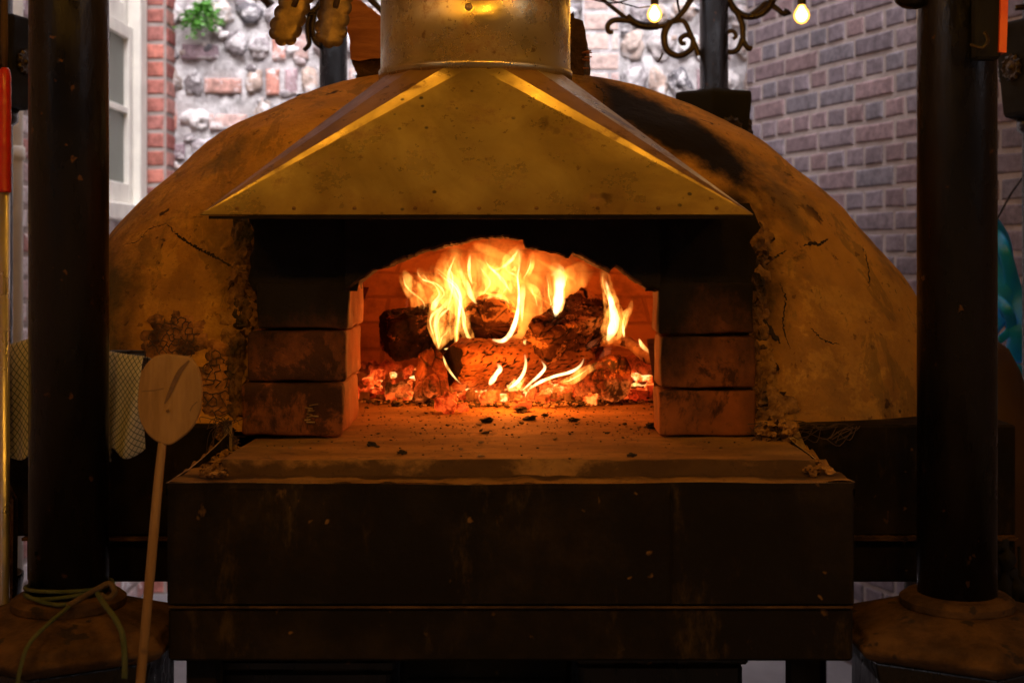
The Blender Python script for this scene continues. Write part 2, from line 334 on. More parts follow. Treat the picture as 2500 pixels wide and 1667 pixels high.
def bm_box(s, a, b, bev, col, mi):
    (x0, y0, z0), (x1, y1, z1) = a, b; e = bev
    X = [x0, x0+e, x1-e, x1]; Y = [y0, y0+e, y1-e, y1]; Z = [z0, z0+e, z1-e, z1]
    idx = {}; vs = []
    def V(i, j, k):
        if (i, j, k) not in idx: idx[(i, j, k)] = len(vs); vs.append((X[i], Y[j], Z[k]))
        return idx[(i, j, k)]
    fs = []
    for k, w in ((0, 0), (3, 1)):
        q = [V(1,1,k), V(2,1,k), V(2,2,k), V(1,2,k)]; fs.append(tuple(q if w else q[::-1]))
        q = [V(1,k,1), V(2,k,1), V(2,k,2), V(1,k,2)]; fs.append(tuple(q[::-1] if w else q))
        q = [V(k,1,1), V(k,2,1), V(k,2,2), V(k,1,2)]; fs.append(tuple(q if w else q[::-1]))
    for i in (0, 3):
        ii = 1 if i == 0 else 2
        for j in (0, 3):
            jj = 1 if j == 0 else 2
            fs.append((V(i,jj,1), V(ii,j,1), V(ii,j,2), V(i,jj,2)))
            fs.append((V(i,1,jj), V(i,2,jj), V(ii,2,j), V(ii,1,j)))
            fs.append((V(1,i,jj), V(2,i,jj), V(2,ii,j), V(1,ii,j)))
            for k in (0, 3):
                kk = 1 if k == 0 else 2
                fs.append((V(i,jj,kk), V(ii,j,kk), V(ii,jj,k)))
    s.add(vs, fs, col, mi)
def cr(pts, n=6):
    """Catmull-Rom through tuples of any length"""
    out = []; N = len(pts)
    for i in range(N-1):
        p0, p1, p2, p3 = pts[max(i-1, 0)], pts[i], pts[i+1], pts[min(i+2, N-1)]
        for k in range(n):
            t = k/n
            out.append(tuple(.5*((2*b)+(-a+c)*t+(2*a-5*b+4*c-d)*t*t+(-a+3*b-3*c+d)*t**3) for a, b, c, d in zip(p0, p1, p2, p3)))
    out.append(tuple(pts[-1])); return out
def tag(o, label=None, cat=None, group=None, kind=None):
    if label: o['label'] = label
    if cat: o['category'] = cat
    if group: o['group'] = group
    if kind: o['kind'] = kind
    return o
def empty(name, loc, label, cat, group=None):
    o = bpy.data.objects.new(name, None); COL.objects.link(o); o.location = loc; o.empty_display_size = .1
    return tag(o, label, cat, group)
def copy_tree(o, parent=None):
    c = o.copy(); COL.objects.link(c)
    if parent: c.parent = parent
    for ch in list(o.children): copy_tree(ch, c)
    return c
def ico(r, sub=1, jit=.15, sq=(1, 1, 1), seed=0):
    t = (1+5**.5)/2
    vs = [Vector(q).normalized() for q in ((-1,t,0),(1,t,0),(-1,-t,0),(1,-t,0),(0,-1,t),(0,1,t),(0,-1,-t),(0,1,-t),(t,0,-1),(t,0,1),(-t,0,-1),(-t,0,1))]
    fs = [(0,11,5),(0,5,1),(0,1,7),(0,7,10),(0,10,11),(1,5,9),(5,11,4),(11,10,2),(10,7,6),(7,1,8),(3,9,4),(3,4,2),(3,2,6),(3,6,8),(3,8,9),(4,9,5),(2,4,11),(6,2,10),(8,6,7),(9,8,1)]
    for _ in range(sub):
        nf = []; mid = {}
        def m(a, b):
            k = (min(a, b), max(a, b))
            if k not in mid: mid[k] = len(vs); vs.append(((vs[a]+vs[b])/2).normalized())
            return mid[k]
        for a, b, c in fs:
            x, y, z = m(a, b), m(b, c), m(c, a); nf += [(a, x, z), (b, y, x), (c, z, y), (x, y, z)]
        fs = nf
    out = []
    for v in vs:
        k = r*(1+jit*noise.noise(v*1.7+Vector((seed, seed*.7, -seed)))*2)
        out.append(Vector((v.x*k*sq[0], v.y*k*sq[1], v.z*k*sq[2])))
    return out, fs
def rot3(rng): return Matrix.Rotation(rng.uniform(0, 6.28), 3, 'Z') @ Matrix.Rotation(rng.uniform(0, 6.28), 3, 'X')

# ------------------------------------------------------------------ setting
g = MB(); g.add([(-20, -8, 0), (20, -8, 0), (20, 30, 0), (-20, 30, 0)], [(0, 1, 2, 3)])
tag(g.build('pavement', M['paving']), kind='structure')

def brick_face(mb, O, U, N, u0, u1, z0, z1, bl, bh, bd, pal, rng, inset=.005, pro=.005, off=0.0):
    """one brick on plane O + u U + z Z, sticking out along N"""
    j = lambda a: rng.uniform(-a, a)
    col = pal(rng)
    pts = [(u0+j(.002), z0+j(.002)), (u1+j(.002), z0+j(.002)), (u1+j(.002), z1+j(.002)), (u0+j(.002), z1+j(.002))]
    cu = (u0+u1)/2; cz = (z0+z1)/2; p = pro+j(.002); vs = []
    for k, (ins, d) in enumerate(((0, -.03), (0, p-inset*.7), (inset*.55, p-inset*.2), (inset*1.4, p))):
        for (a, b) in pts:
            a2 = a+(ins if a < cu else -ins); b2 = b+(ins if b < cz else -ins)
            vs.append(Vector((O[0]+U[0]*a2+N[0]*d, O[1]+U[1]*a2+N[1]*d, O[2]+b2)))
    fs = [(r*4+k, r*4+(k+1) % 4, (r+1)*4+(k+1) % 4, (r+1)*4+k) for r in range(3) for k in range(4)]+[(12, 13, 14, 15)]
    mb.add(vs, fs, col)
def brick_wall(mb, mm, O, U, N, L, z0, z1, pal, rng, bond='english', course=.075, holes=(), joint=.017, mcol=None):
    k = 0; z = z0
    while z < z1:
        if bond == 'english': bl = .2275 if k % 2 == 0 else .11375; u = -(.0 if k % 2 == 0 else .057)
        elif bond == 'pier': bl = L; u = 0
        else: bl = .2275; u = -(.0 if k % 2 == 0 else .11)
        while u < L-.001:
            b = bl
            if bond == 'flemish': b = .2275 if rng.random() < .5 else .1125
            a0, a1 = max(u, 0)+joint/2, min(u+b, L)-joint/2
            if a1-a0 > .015 and not any(h[0] < (a0+a1)/2 < h[1] and h[2] < z+.03 < h[3] for h in holes):
                brick_face(mb, O, U, N, a0, a1, z+joint/2, z+course-joint/2, bl, 0, 0, pal, rng)
            u += b
        z += course; k += 1
def wall_slab(mm, O, U, N, L, z0, z1, th=.22, holes=(), col=None):
    """mortar body behind the bricks as boxes round the holes"""
    def bx(a0, a1, b0, b1):
        if a1-a0 < 1e-4 or b1-b0 < 1e-4: return
        vs = []
        for d in (0, -th):
            for a, b in ((a0, b0), (a1, b0), (a1, b1), (a0, b1)):
                vs.append((O[0]+U[0]*a+N[0]*d, O[1]+U[1]*a+N[1]*d, O[2]+b))
        mm.add(vs, [(0,1,2,3),(7,6,5,4),(0,4,5,1),(1,5,6,2),(2,6,7,3),(3,7,4,0)], col)
    if not holes: bx(0, L, z0, z1); return
    h = holes[0]; bx(0, h[0], z0, z1); bx(h[1], L, z0, z1); bx(h[0], h[1], z0, h[2]); bx(h[0], h[1], h[3], z1)
def pal(cols, v=.15):
    def f(rng):
        c = rng.choice(cols); k = 1+rng.uniform(-v, v); return tuple(q*k for q in c)
    return f
mauve = pal([(.17, .135, .150), (.185, .145, .160), (.168, .138, .157), (.160, .141, .160), (.19, .135, .145), (.17, .138, .155), (.205, .14, .145)], .13)
# right wall: runs from near right to far left
dl = math.hypot(.36, 1); U = (-.36/dl, 1/dl); N = (-U[1], U[0])
O = (.965+.36*4.26, 1.0, 0); Lr = (5.34-1.0)*dl
w = empty('brick_wall', (O[0], O[1], 0), 'long mauve and blue-grey brick wall running back on the right', 'wall')
b = MB(); brick_wall(b, None, O, U, N, Lr, 0, 4.4, mauve, R); b.build('bricks', M['brick'], w)
b = MB(); wall_slab(b, O, U, N, Lr, 0, 4.4, .3); b.build('mortar', M['mortar'], w)
b = MB()
for k in range(56):
    z = k*.075
    e = (O[0]+U[0]*Lr, O[1]+U[1]*Lr)
# rubble wall at the back
w = empty('rubble_wall', (-.2, 5.8, 0), 'whitish lime-mortared rubble wall of flint and brick at the back', 'wall')
m = MB(); nx, nzz = 150, 170; X0, X1, H = -1.75, 1.75, 4.3
for i in range(nx+1):
    for j in range(nzz+1):
        x = X0+(X1-X0)*i/nx; z = H*j/nzz
        m.v.append((x, 5.8-.022*nz((x, 0, z), 14)-.02*nz((x, 0, z), 40, 3), z))
for i in range(nx):
    for j in range(nzz):
        a = i*(nzz+1)+j; m.f.append((a, a+nzz+1, a+nzz+2, a+1)); m.c.append(None); m.m.append(0)
m.build('mortar', M['lime'], w, True)
m = MB(); m.box((X0, 5.83, 0), (X1, 6.1, H)); m.build('core', M['mortar'], w)
fl = MB(); bk = MB(); z = .02; rr = random.Random(3)
fc = [(.40, .33, .33), (.26, .23, .24), (.55, .45, .40), (.70, .65, .64), (.20, .19, .21), (.50, .38, .32), (.42, .38, .40), (.75, .71, .70)]
bc = [(.52, .24, .19), (.34, .24, .26), (.46, .26, .22), (.30, .22, .25), (.48, .33, .30)]
while z < 4.2:
    h = rr.choice((.115, .13, .14)); x = X0+rr.uniform(0, .05)
    while x < X1:
        q = rr.random()
        if q < .30:
            wd = rr.uniform(.055, .075) if rr.random() < .65 else .16
            hh = h-.03 if wd < .1 else .065
            t = rr.uniform(-.004, .004)
            brick_face(bk, (0, 5.79, 0), (1, 0), (0, -1), x, x+wd, z+.015+t, z+.015+hh+t, 0, 0, 0, pal(bc, .2), rr, .010, .010)
            x += wd+rr.uniform(.02, .04)
        else:
            wd = rr.uniform(.06, .115); v, f = ico(1, 2, .32, (wd*.52, .026, (h-.015)*.5*rr.uniform(.75, 1)), rr.uniform(0, 99))
            c = Vector((x+wd/2, 5.79, z+h/2+rr.uniform(-.01, .01))); rm = Matrix.Rotation(rr.uniform(-.5, .5), 3, 'Y')
            cc = rr.choice(fc); k = rr.uniform(.8, 1.2)
            fl.add([rm @ q2 + c for q2 in v], f, tuple(k*s for s in cc)); x += wd+rr.uniform(.006, .03)
    # small gallets in the joints
    for _ in range(26):
        r0 = rr.uniform(.010, .022); v, f = ico(r0, 1, .4, (1.3, .6, .9), rr.uniform(0, 99))
        c = Vector((rr.uniform(X0, X1), 5.785, z+rr.uniform(-.01, h))); cc = rr.choice(fc)
        fl.add([q2+c for q2 in v], f, cc)
    z += h+.012
fl.build('flint', M['flint'], w, True); bk.build('brick_infill', M['washbrick'], w)
# pale pier on the rubble wall
w = empty('pale_brick_pier', (.38, 5.72, 0), 'narrow pale pinkish brick pier against the rubble wall, right of the flue', 'pier')
b = MB(); brick_wall(b, None, (.30, 5.70, 0), (1, 0), (0, -1), .16, 0, 4.3, pal([(.55, .42, .38), (.50, .36, .34), (.62, .54, .50)]), R, 'flemish', .085); b.build('bricks', M['brick'], w)
b = MB(); b.box((.30, 5.70, 0), (.46, 5.78, 4.3)); b.build('mortar', M['lime'], w)
# red quoin pier beside the window
w = empty('red_brick_pier', (-1.51, 5.65, 0), 'red brick quoin pier between the sash window and the rubble wall', 'pier')
redp = pal([(.42, .15, .115), (.37, .14, .115), (.46, .17, .13), (.34, .14, .12)])
b = MB(); brick_wall(b, None, (-1.56, 5.65, 0), (1, 0), (0, -1), .10, 0, 4.3, redp, R, 'pier'); brick_wall(b, None, (-1.46, 5.652, 0), (0, 1), (1, 0), .15, 0, 4.3, pal([(.36, .12, .10), (.42, .2, .17)]), R, 'pier'); b.build('bricks', M['brick'], w)
b = MB(); b.box((-1.56, 5.65, 0), (-1.46, 5.79, 4.3)); b.build('mortar', M['mortar'], w)
# left wall with sash window; plane x = -1.55 facing +x, u runs along +y from y=1
w = empty('painted_brick_wall', (-1.55, 3.3, 0), 'blotchy white and pink brick side wall at the far left', 'wall')
lp = pal([(.55, .42, .42), (.45, .22, .20), (.60, .52, .52), (.40, .30, .33), (.62, .58, .58)])
hole = (4.72-1, 5.60-1, 1.60, 3.0)
b = MB(); brick_wall(b, None, (-1.55, 1, 0), (0, 1), (1, 0), 4.64, 0, 4.4, lp, R, 'flemish', .075, [hole]); b.build('bricks', M['washbrick'], w)
b = MB(); wall_slab(b, (-1.55, 1, 0), (0, 1), (1, 0), 4.64, 0, 4.4, .25, [hole]); b.build('mortar', M['mortar'], w)
w = empty('sash_window', (-1.55, 5.16, 1.60), 'white painted sash window with drawn blinds on the left wall', 'window')
b = MB(); x0, x1 = -1.60, -1.525
b.box((x0, 5.50, 1.63), (x1, 5.60, 3.0), None, .004); b.box((x0, 4.72, 1.63), (x1, 4.80, 3.0), None, .004); b.box((x0, 4.8, 2.92), (x1, 5.5, 3.0), None, .004); b.build('frame', M['whitepaint'], w)
b = MB(); b.box((-1.62, 4.68, 1.56), (-1.49, 5.64, 1.628), None, .006); b.build('sill', M['whitepaint'], w)
for (za, zb, xo, nm) in ((1.632, 2.36, -1.575, 'lower_sash'), (2.365, 2.918, -1.595, 'upper_sash')):
    b = MB(); b.box((xo-.02, 5.44, za), (xo+.02, 5.498, zb), None, .004); b.box((xo-.02, 4.802, za), (xo+.02, 4.86, zb), None, .004)
    b.box((xo-.02, 4.86, za), (xo+.02, 5.44, za+.085), None, .004); b.box((xo-.02, 4.86, zb-.055), (xo+.02, 5.44, zb), None, .004)
    zm = za+.37; b.box((xo-.015, 4.86, zm), (xo+.015, 5.44, zm+.025), None, .003)
    s_ = b.build(nm, M['whitepaint'], w)
    b = MB(); b.box((xo-.008, 4.85, za+.06), (xo-.002, 5.45, zb-.03)); b.build('pane', M['glass'], s_)
# white downpipe
b = MB(); b.tube([(-1.475, 3.98, 0), (-1.475, 3.98, 4.3)], .022, 12)
for z in (.8, 1.7, 2.6): b.lathe([(.022, 0), (.028, .004), (.028, .04), (.022, .044)], (-1.475, 3.98, z), 12, cap=False)
tag(b.build('drain_pipe', M['whitepaint'], None, True), 'white downpipe on the blotchy brick wall at the far left', 'drain pipe')
# plant on the rubble wall
w = empty('wall_fern', P(492, 30, 5.72), 'small bright green plant growing out of the rubble wall', 'plant')
b = MB(); rr = random.Random(5); st = MB()
for k in range(34):
    base = P(492, 8, 5.74); a = rr.uniform(-2.9, .5); L = rr.uniform(.05, .12)
    d = Vector((math.cos(a), -rr.uniform(.2, .8), math.sin(a)-.15)).normalized()
    pts = [base+d*L*t+Vector((0, 0, -.05*t*t)) for t in (0, .35, .7, 1)]
    st.tube(pts, .0012, 4)
    for q in pts[1:]:
        for _ in range(3):
            c = q+Vector((rr.uniform(-.02, .02), rr.uniform(-.02, .01), rr.uniform(-.02, .02))); r0 = rr.uniform(.008, .016); m3 = rot3(rr)
            b.add([c+m3 @ Vector(v) for v in ((r0, 0, 0), (.3*r0, .7*r0, .2*r0), (-r0, 0, 0), (.3*r0, -.7*r0, .2*r0))], [(0, 1, 2, 3)])
b.build('foliage', M['leaf'], w); st.build('stem', M['leaf'], w)
# canopy over the stall and the dark shopfront behind the viewer (both out of frame, they shade the oven)
b = MB(); b.box((-4.4, -3.25, 3.0), (5.2, 3.3, 3.04)); tag(b.build('shade_canopy', M['canvas']), 'unseen dull canvas canopy put above the oven stall to block the sky', 'canopy')
b = MB(); b.box((-4.5, -3.6, 0), (6, -3.3, 4.6)); tag(b.build('shop_wall', M['darkwall']), 'dark rendered shop wall facing the oven', 'wall')

# ------------------------------------------------------------------ oven
CX, CY = -.045, 2.85
oven = empty('pizza_oven', (0, 2.2, .9), 'domed clay wood-fired oven with steel hood, flue and black steel base', 'pizza oven')
prof = [(.0, 1.812), (.10, 1.808), (.21, 1.790), (.31, 1.769), (.39, 1.738), (.48, 1.695), (.568, 1.648), (.638, 1.585), (.715, 1.515), (.777, 1.432), (.835, 1.347), (.885, 1.242), (.912, 1.120)]
pr = cr(prof, 10); A0 = .915
def dome_pt(r, z, th, disp=True):
    c, s = math.cos(th), math.sin(th); nn = 2.3+1.3*(1.812-z)/.69; k = (abs(c)**nn+abs(s)**nn)**(-1/nn)
    bY = .645 if s < 0 else .62
    x = CX+r*c*k; y = CY+(r/A0)*bY*s*k
    p = Vector((x, y, z))
    if disp:
        d = .012*nz(p, 3.2, 4)+.006*nz(p, 9, 8)+.0018*nz(p, 35, 2)
        p += Vector((c, s, .6)).normalized()*d
    return p
b = MB(); NS = 300; rows = []
for r, z in pr: rows.append([dome_pt(r, z, 2*math.pi*k/NS) for k in range(NS)])
for row in rows: b.v += [tuple(q) for q in row]
for i in range(len(pr)-1):
    for k in range(NS):
        a, a2 = i*NS+k, i*NS+(k+1) % NS
        q = rows[i+1][k]
        if q.y < CY-.25 and -.41 < q.x < .365 and q.z < 1.46: continue
        b.f.append((a, a+NS, a2+NS, a2)); b.c.append(None); b.m.append(0)
dome = b.build('dome', M['clay'], oven, True)
from mathutils.bvhtree import BVHTree
BV = BVHTree.FromPolygons([Vector(q) for q in b.v], b.f)
def on_dome(px, py, out=.002):
    d = (P(px, py, 1.0)-Vector((0, 0, EYE))).normalized(); h = BV.ray_cast(Vector((0, 0, EYE)), d)
    if h[0] is None: return P(px, py, 2.5)
    return h[0]-d*out
def on_dome_old(px, py, out=.002):
    """march the pixel ray to the dome surface (used to place cracks and wire on the real surface)"""
    d = P(px, py, 1.0)-Vector((0, 0, EYE)); C = Vector((0, 0, EYE)); t = 2.0; last = t
    while t < 3.2:
        q = C+d*t; z = q.z
        if z < 1.812 and z > 1.0:
            r = None
            zz = max(z, 1.1201)
            for (r1, z1), (r2, z2) in zip(pr, pr[1:]):
                if z2 <= zz <= z1: r = r1+(r2-r1)*(z1-zz)/(z1-z2+1e-9); break
            if r:
                bY = .645 if q.y < CY else .62
                v = (abs((q.x-CX)/r)**2.45+abs((q.y-CY)/(bY*r/A0))**2.45)
                if v < 1:
                    p = C+d*(t-.003)
                    s = (q-Vector((CX, CY, z))); c = s.normalized()
                    dd = .012*nz(p, 3.2, 4)+.006*nz(p, 9, 8)+.0018*nz(p, 35, 2)
                    return p+Vector((c.x, c.y, .6)).normalized()*dd-d.normalized()*out
        t += .002
    return C+d*2.4
def crack(pts, w, par, name='crack', mat='crack', seed=1):
    rr = random.Random(seed); b = MB(); q = cr(pts, 14); P3 = []
    for i, t in enumerate(q):
        P3.append(on_dome(t[0]+rr.uniform(-2.5, 2.5), t[1]+rr.uniform(-2.5, 2.5), .0004))
    n_ = len(P3); b.tube(P3, [w*(.25+rr.random())*min(1, 4*i/n_+.2, 4*(n_-1-i)/n_+.2) for i in range(n_)], 5, flat=.5)
    return b.build(name, M[mat], par)
crack([(405, 545), (440, 580), (475, 602), (510, 620), (545, 638), (598, 668)], .0030, dome, seed=1)
crack([(1830, 642), (1862, 645), (1895, 626), (1918, 612)], .0025, dome, seed=2)
crack([(1962, 600), (1985, 594), (2000, 596), (2022, 584)], .0035, dome, seed=3)
crack([(1450, 205), (1470, 222), (1476, 240), (1474, 255)], .003, dome, seed=4)
crack([(1815, 545), (1825, 580), (1838, 620), (1822, 660), (1828, 720)], .003, dome, seed=5)
crack([(1842, 715), (1852, 760), (1875, 800), (1905, 838)], .008, dome, seed=6)
crack([(1855, 850), (1862, 900), (1858, 950), (1875, 985)], .006, dome, seed=7)
crack([(620, 530), (640, 570), (625, 600), (640, 640), (620, 690)], .0045, dome, seed=8)
crack([(2105, 600), (2118, 640), (2122, 700)], .002, dome, seed=11)
crack([(1905, 690), (1918, 730), (1912, 790), (1930, 850)], .0016, dome, seed=12)
crack([(300, 600), (340, 585), (365, 560), (405, 545)], .0012, dome, seed=13)
crack([(1980, 800), (2010, 830), (2050, 842)], .0016, dome, seed=14)
# chipped plaster patches (raised flakes)
rr = random.Random(11)
for (cx, cy, w_, h_, cnt) in ((1870, 990, 30, 50, 22), (585, 800, 28, 60, 24), (1860, 880, 18, 60, 18), (600, 700, 20, 60, 18), (1850, 600, 16, 80, 14)):
    b = MB()
    for _ in range(cnt):
        p = on_dome(cx+rr.gauss(0, w_*.5), cy+rr.gauss(0, h_*.5)); v, f = ico(rr.uniform(.006, .017), 1, .5, (1.2, .35, 1), rr.uniform(0, 99))
        b.add([p+q for q in v], f)
    b.build('flaking_plaster', M['mortarfill'], dome)
# hexagonal wire where plaster has fallen off
def hexwire(cx, cy, w_, h_, s, seed, name='wire_mesh', inside=None):
    rr = random.Random(seed); b = MB(); pts = {}
    def node(i, j, k):
        key = (i, j, k)
        if key not in pts:
            x = cx-w_/2+i*s*1.73+(s*.866 if j % 2 else 0)+(0 if k == 0 else 0); y = cy-h_/2+j*s*1.5+(0 if k == 0 else s)
            x += rr.uniform(-.45, .45)*s; y += rr.uniform(-.45, .45)*s
            pts[key] = (x, y, on_dome(x, y, .008+rr.uniform(0, .004)) if inside(x, y) else None)
        return pts[key]
    for j in range(int(h_/(s*1.5))+1):
        for i in range(int(w_/(s*1.73))+1):
            a, c = node(i, j, 0), node(i, j, 1)
            e = [(a, c)]
            if j % 2: e += [(c, node(i, j+1, 0)), (c, node(i+1, j+1, 0))]
            else: e += [(c, node(i-1, j+1, 0)), (c, node(i, j+1, 0))]
            for u, v in e:
                if u[2] and v[2] and rr.random() < .82: b.tube([u[2], (u[2]+v[2])/2+Vector((rr.uniform(-.001, .001), 0, rr.uniform(-.001, .001))), v[2]], .0009, 5)
    return b.build(name, M['wire'], oven)
hexwire(425, 820, 150, 110, 9, 1, inside=lambda x, y: ((x-425)/66)**2+((y-830)/58)**2 < 1)
hexwire(525, 940, 110, 190, 11, 2, inside=lambda x, y: ((x-530)/40)**2+((y-940)/90)**2 < 1)
rr = random.Random(4); LAG = simple('orange_lagging', (.40, .17, .04), (.07, .03, .010), 22, .95, 0, 1, 60)
for (cx, cy, w_, h_) in ((425, 835, 52, 42), (530, 940, 24, 66)):
    b = MB()
    for _ in range(120):
        x, y = cx+rr.gauss(0, w_*.6), min(cy+rr.gauss(0, h_*.6), 1000); p = on_dome(x, y, .0)
        v, f = ico(rr.uniform(.007, .013), 1, .3, (1, .5, 1), rr.uniform(0, 99)); b.add([p+q for q in v], f)
    b.build('exposed_insulation', LAG, oven)
# fallen root-like fibres at the bottom right of the dome
b = MB(); rr = random.Random(9)
for k in range(40):
    x0, y0 = 1880+rr.uniform(0, 230), 1040+rr.gauss(0, 5); p0 = P(x0, y0, 2.19); p1 = P(x0-rr.uniform(20, 90), y0+rr.uniform(-4, 40), 2.17)
    mid = (p0+p1)/2+Vector((rr.uniform(-.01, .01), -.008, rr.uniform(-.02, .01))); b.tube(cr([tuple(p0), tuple(mid), tuple(p1)], 4), .0008, 4)
b.build('stray_fibres', M['wire'], oven); b = MB()
for k in range(26):
    p0 = P(555+rr.gauss(0, 8), 1035+rr.gauss(0, 8), 2.16); p1 = p0+Vector((rr.uniform(-.04, .03), -.01, rr.uniform(-.07, .01))); mid = (p0+p1)/2+Vector((rr.uniform(-.02, .02), 0, .01))
    b.tube(cr([tuple(p0), tuple(mid), tuple(p1)], 4), .0006, 4)
b.build('stray_fibres', M['wire'], oven)
# jamb blocks
def block(x0, x1, z0, z1, y0, y1, rnd, seed, name='door_brick', mat='jamb'):
    """rounded, slightly worn block"""
    b = MB(); n_ = 14; m_ = 10
    C = Vector(((x0+x1)/2, (y0+y1)/2, (z0+z1)/2)); Hh = Vector(((x1-x0)/2, (y1-y0)/2, (z1-z0)/2)); idx = {}
    def V(p):
        k = tuple(round(q, 5) for q in p)
        if k not in idx:
            q = Vector(p); inn = Vector([max(-h+rnd, min(h-rnd, a)) for a, h in zip(q, Hh)]); d = q-inn
            if d.length > 1e-9: q = inn+d.normalized()*rnd if d.length > rnd*.999 or True else q
            w_ = C+q
            w_ += Vector((nz(w_, 18, seed), nz(w_, 18, seed+3), nz(w_, 18, seed+7)))*.0035+Vector((0, nz(w_, 60, seed)*.0012, 0))
            idx[k] = len(b.v); b.v.append(tuple(w_))
        return idx[k]
    def lin(h, n): # denser near edges
        out = [-h, -h+rnd*.35, -h+rnd]; k = 8
        out += [-h+rnd+(2*h-2*rnd)*i/k for i in range(1, k)]; out += [h-rnd, h-rnd*.35, h]; return out
    G = [lin(h, 0) for h in Hh]
    for ax in range(3):
        u, v = [(1, 2), (2, 0), (0, 1)][ax]
        for sgn in (-1, 1):
            for i in range(len(G[u])-1):
                for j in range(len(G[v])-1):
                    q = []
                    for (a, c) in ((i, j), (i+1, j), (i+1, j+1), (i, j+1)):
                        p = [0, 0, 0]; p[ax] = sgn*Hh[ax]; p[u] = G[u][a]; p[v] = G[v][c]; q.append(V(p))
                    b.f.append(tuple(q if sgn > 0 else q[::-1])); b.c.append(None); b.m.append(0)
    return b.build(name, M[mat], oven, True)
def pb(px0, px1, py0, py1, Y): a = P(px0, py1, Y); c = P(px1, py0, Y); return a.x, c.x, a.z, c.z
for i, (a, c, d, e, yy, rn) in enumerate(((587, 835, 937, 1066, 2.195, .010), (604, 843, 808, 931, 2.205, .007), (626, 850, 690, 803, 2.21, .006),
                                      (1611, 1846, 952, 1064, 2.21, .005), (1615, 1846, 821, 947, 2.203, .005), (1606, 1838, 690, 816, 2.208, .006))):
    x0, x1, z0, z1 = pb(a, c, d, e, yy)
    o_ = block(x0, x1, z0, z1, yy, 2.44 if x0 < 0 else 2.31, rn, i*3.1)
    if i == 0: low = o_
    o_['label'] = ('lowest', 'middle', 'upper')[i % 3]+(' left' if x0 < 0 else ' right')+' firebrick of the oven mouth' if i < 3 else ('lowest', 'middle', 'upper')[i-3]+' right firebrick of the oven mouth'
b = MB(); rr = random.Random(2)
for k in range(9):
    y0 = 990+k*5; x0 = 748+rr.uniform(-5, 8); b.tube([P(x0, y0, 2.193), P(x0+rr.uniform(8, 22), y0+rr.uniform(-4, 5), 2.193)], .0012, 4)
b.build('scratch_mark', M['edge'], low)
# arch lintel with ragged underside, extruded
arch = [(842, 712), (861, 697), (915, 659), (968, 640), (1030, 615), (1098, 597), (1171, 581), (1240, 579), (1277, 585), (1283, 603), (1340, 614), (1388, 629), (1399, 616), (1445, 640), (1490, 664), (1502, 650), (1550, 684), (1590, 709), (1612, 712)]
fine = []; rr = random.Random(6)
for (a, c) in zip(arch, arch[1:]):
    L = math.hypot(c[0]-a[0], c[1]-a[1]); k = max(1, int(L/6))
    for i in range(k): t = i/k; fine.append((a[0]+(c[0]-a[0])*t+rr.uniform(-1, 1), a[1]+(c[1]-a[1])*t+rr.uniform(-1.6, 1.6)))
fine.append(arch[-1])
b = MB(); zt = 1.50; lays = (2.200, 2.206, 2.23, 2.26, 2.30)
for li, Y in enumerate(lays):
    for (px, py) in fine:
        p = P(px, py, 2.2); o2 = (.004 if li == 0 else 0)+.003*nz((p.x, Y, p.z), 40, 1)
        b.v.append((p.x, Y, p.z+o2-(.006*nz((p.x, Y*3, 0), 12) if li > 1 else 0)))
    for (px, py) in fine:
        p = P(px, py, 2.2); b.v.append((p.x, Y, zt))
n_ = len(fine)
for i in range(n_-1):
    b.f.append((i, i+1, n_+i+1, n_+i)); b.c.append(None); b.m.append(0)
    for l in range(len(lays)-1):
        o1, o2 = l*2*n_, (l+1)*2*n_
        b.f.append((o1+i, o2+i, o2+i+1, o1+i+1)); b.c.append(None); b.m.append(0)
# side shoulders
b.build('arch_lintel', M['arch'], oven, False)
b = MB()
x0, _, z0, _ = pb(600, 0, 714, 714, 2.2)
def rough_panel(bb, x0, x1, z0, z1, Y, Yb, sd, amp=.004, ea=.014):
    nx_, nz_ = max(2, int((x1-x0)/.008)), max(2, int((z1-z0)/.008)); o = len(bb.v)
    for i in range(nx_+1):
        for j in range(nz_+1):
            x = x0+(x1-x0)*i/nx_; z = z0+(z1-z0)*j/nz_
            ed = min(i, nx_-i, j, nz_-j); bb.v.append((x+(0 if 0 < i < nx_ else .4*ea*nz((x, 0, z), 14, sd)+ea*nz((x, 0, z), 45, sd)), Y+amp*nz((x, 0, z), 16, sd)*1.5+amp*.5*nz((x, 0, z), 50, sd)+(.004 if ed == 0 else 0), z))
    for i in range(nx_):
        for j in range(nz_):
            a = o+i*(nz_+1)+j; bb.f.append((a, a+nz_+1, a+nz_+2, a+1)); bb.c.append(None); bb.m.append(0)
    bb.box((x0+.016, Y+.010, z0), (x1-.016, Yb, z1))
xl = P(842, 0, 2.2).x; xr = P(1612, 0, 2.2).x
rough_panel(b, -.434, xl+.02, 1.352, 1.498, 2.215, 2.42, 5); b.build('lintel_shoulder', M['arch'], oven, True)
b = MB(); rough_panel(b, xr-.02, .398, 1.352, 1.498, 2.215, 2.42, 9); b.build('lintel_shoulder', M['arch'], oven, True)
# ragged clay squeezed between firebricks and dome render
rr = random.Random(77)
for x0, y0, y1, lab in ((592, 545, 800, 'l'), (1850, 560, 1010, 'r'), (578, 830, 1000, 'm')):
    b = MB()
    for _ in range(70):
        y = rr.uniform(y0, y1); x = x0+rr.gauss(0, 7); p = on_dome(x, y, .0); v, f = ico(rr.uniform(.006, .015), 1, .5, (.8, .9, 1.2), rr.uniform(0, 99)); b.add([p+q for q in v], f)
    b.build('clay_joint', M['jointsoot'], oven)
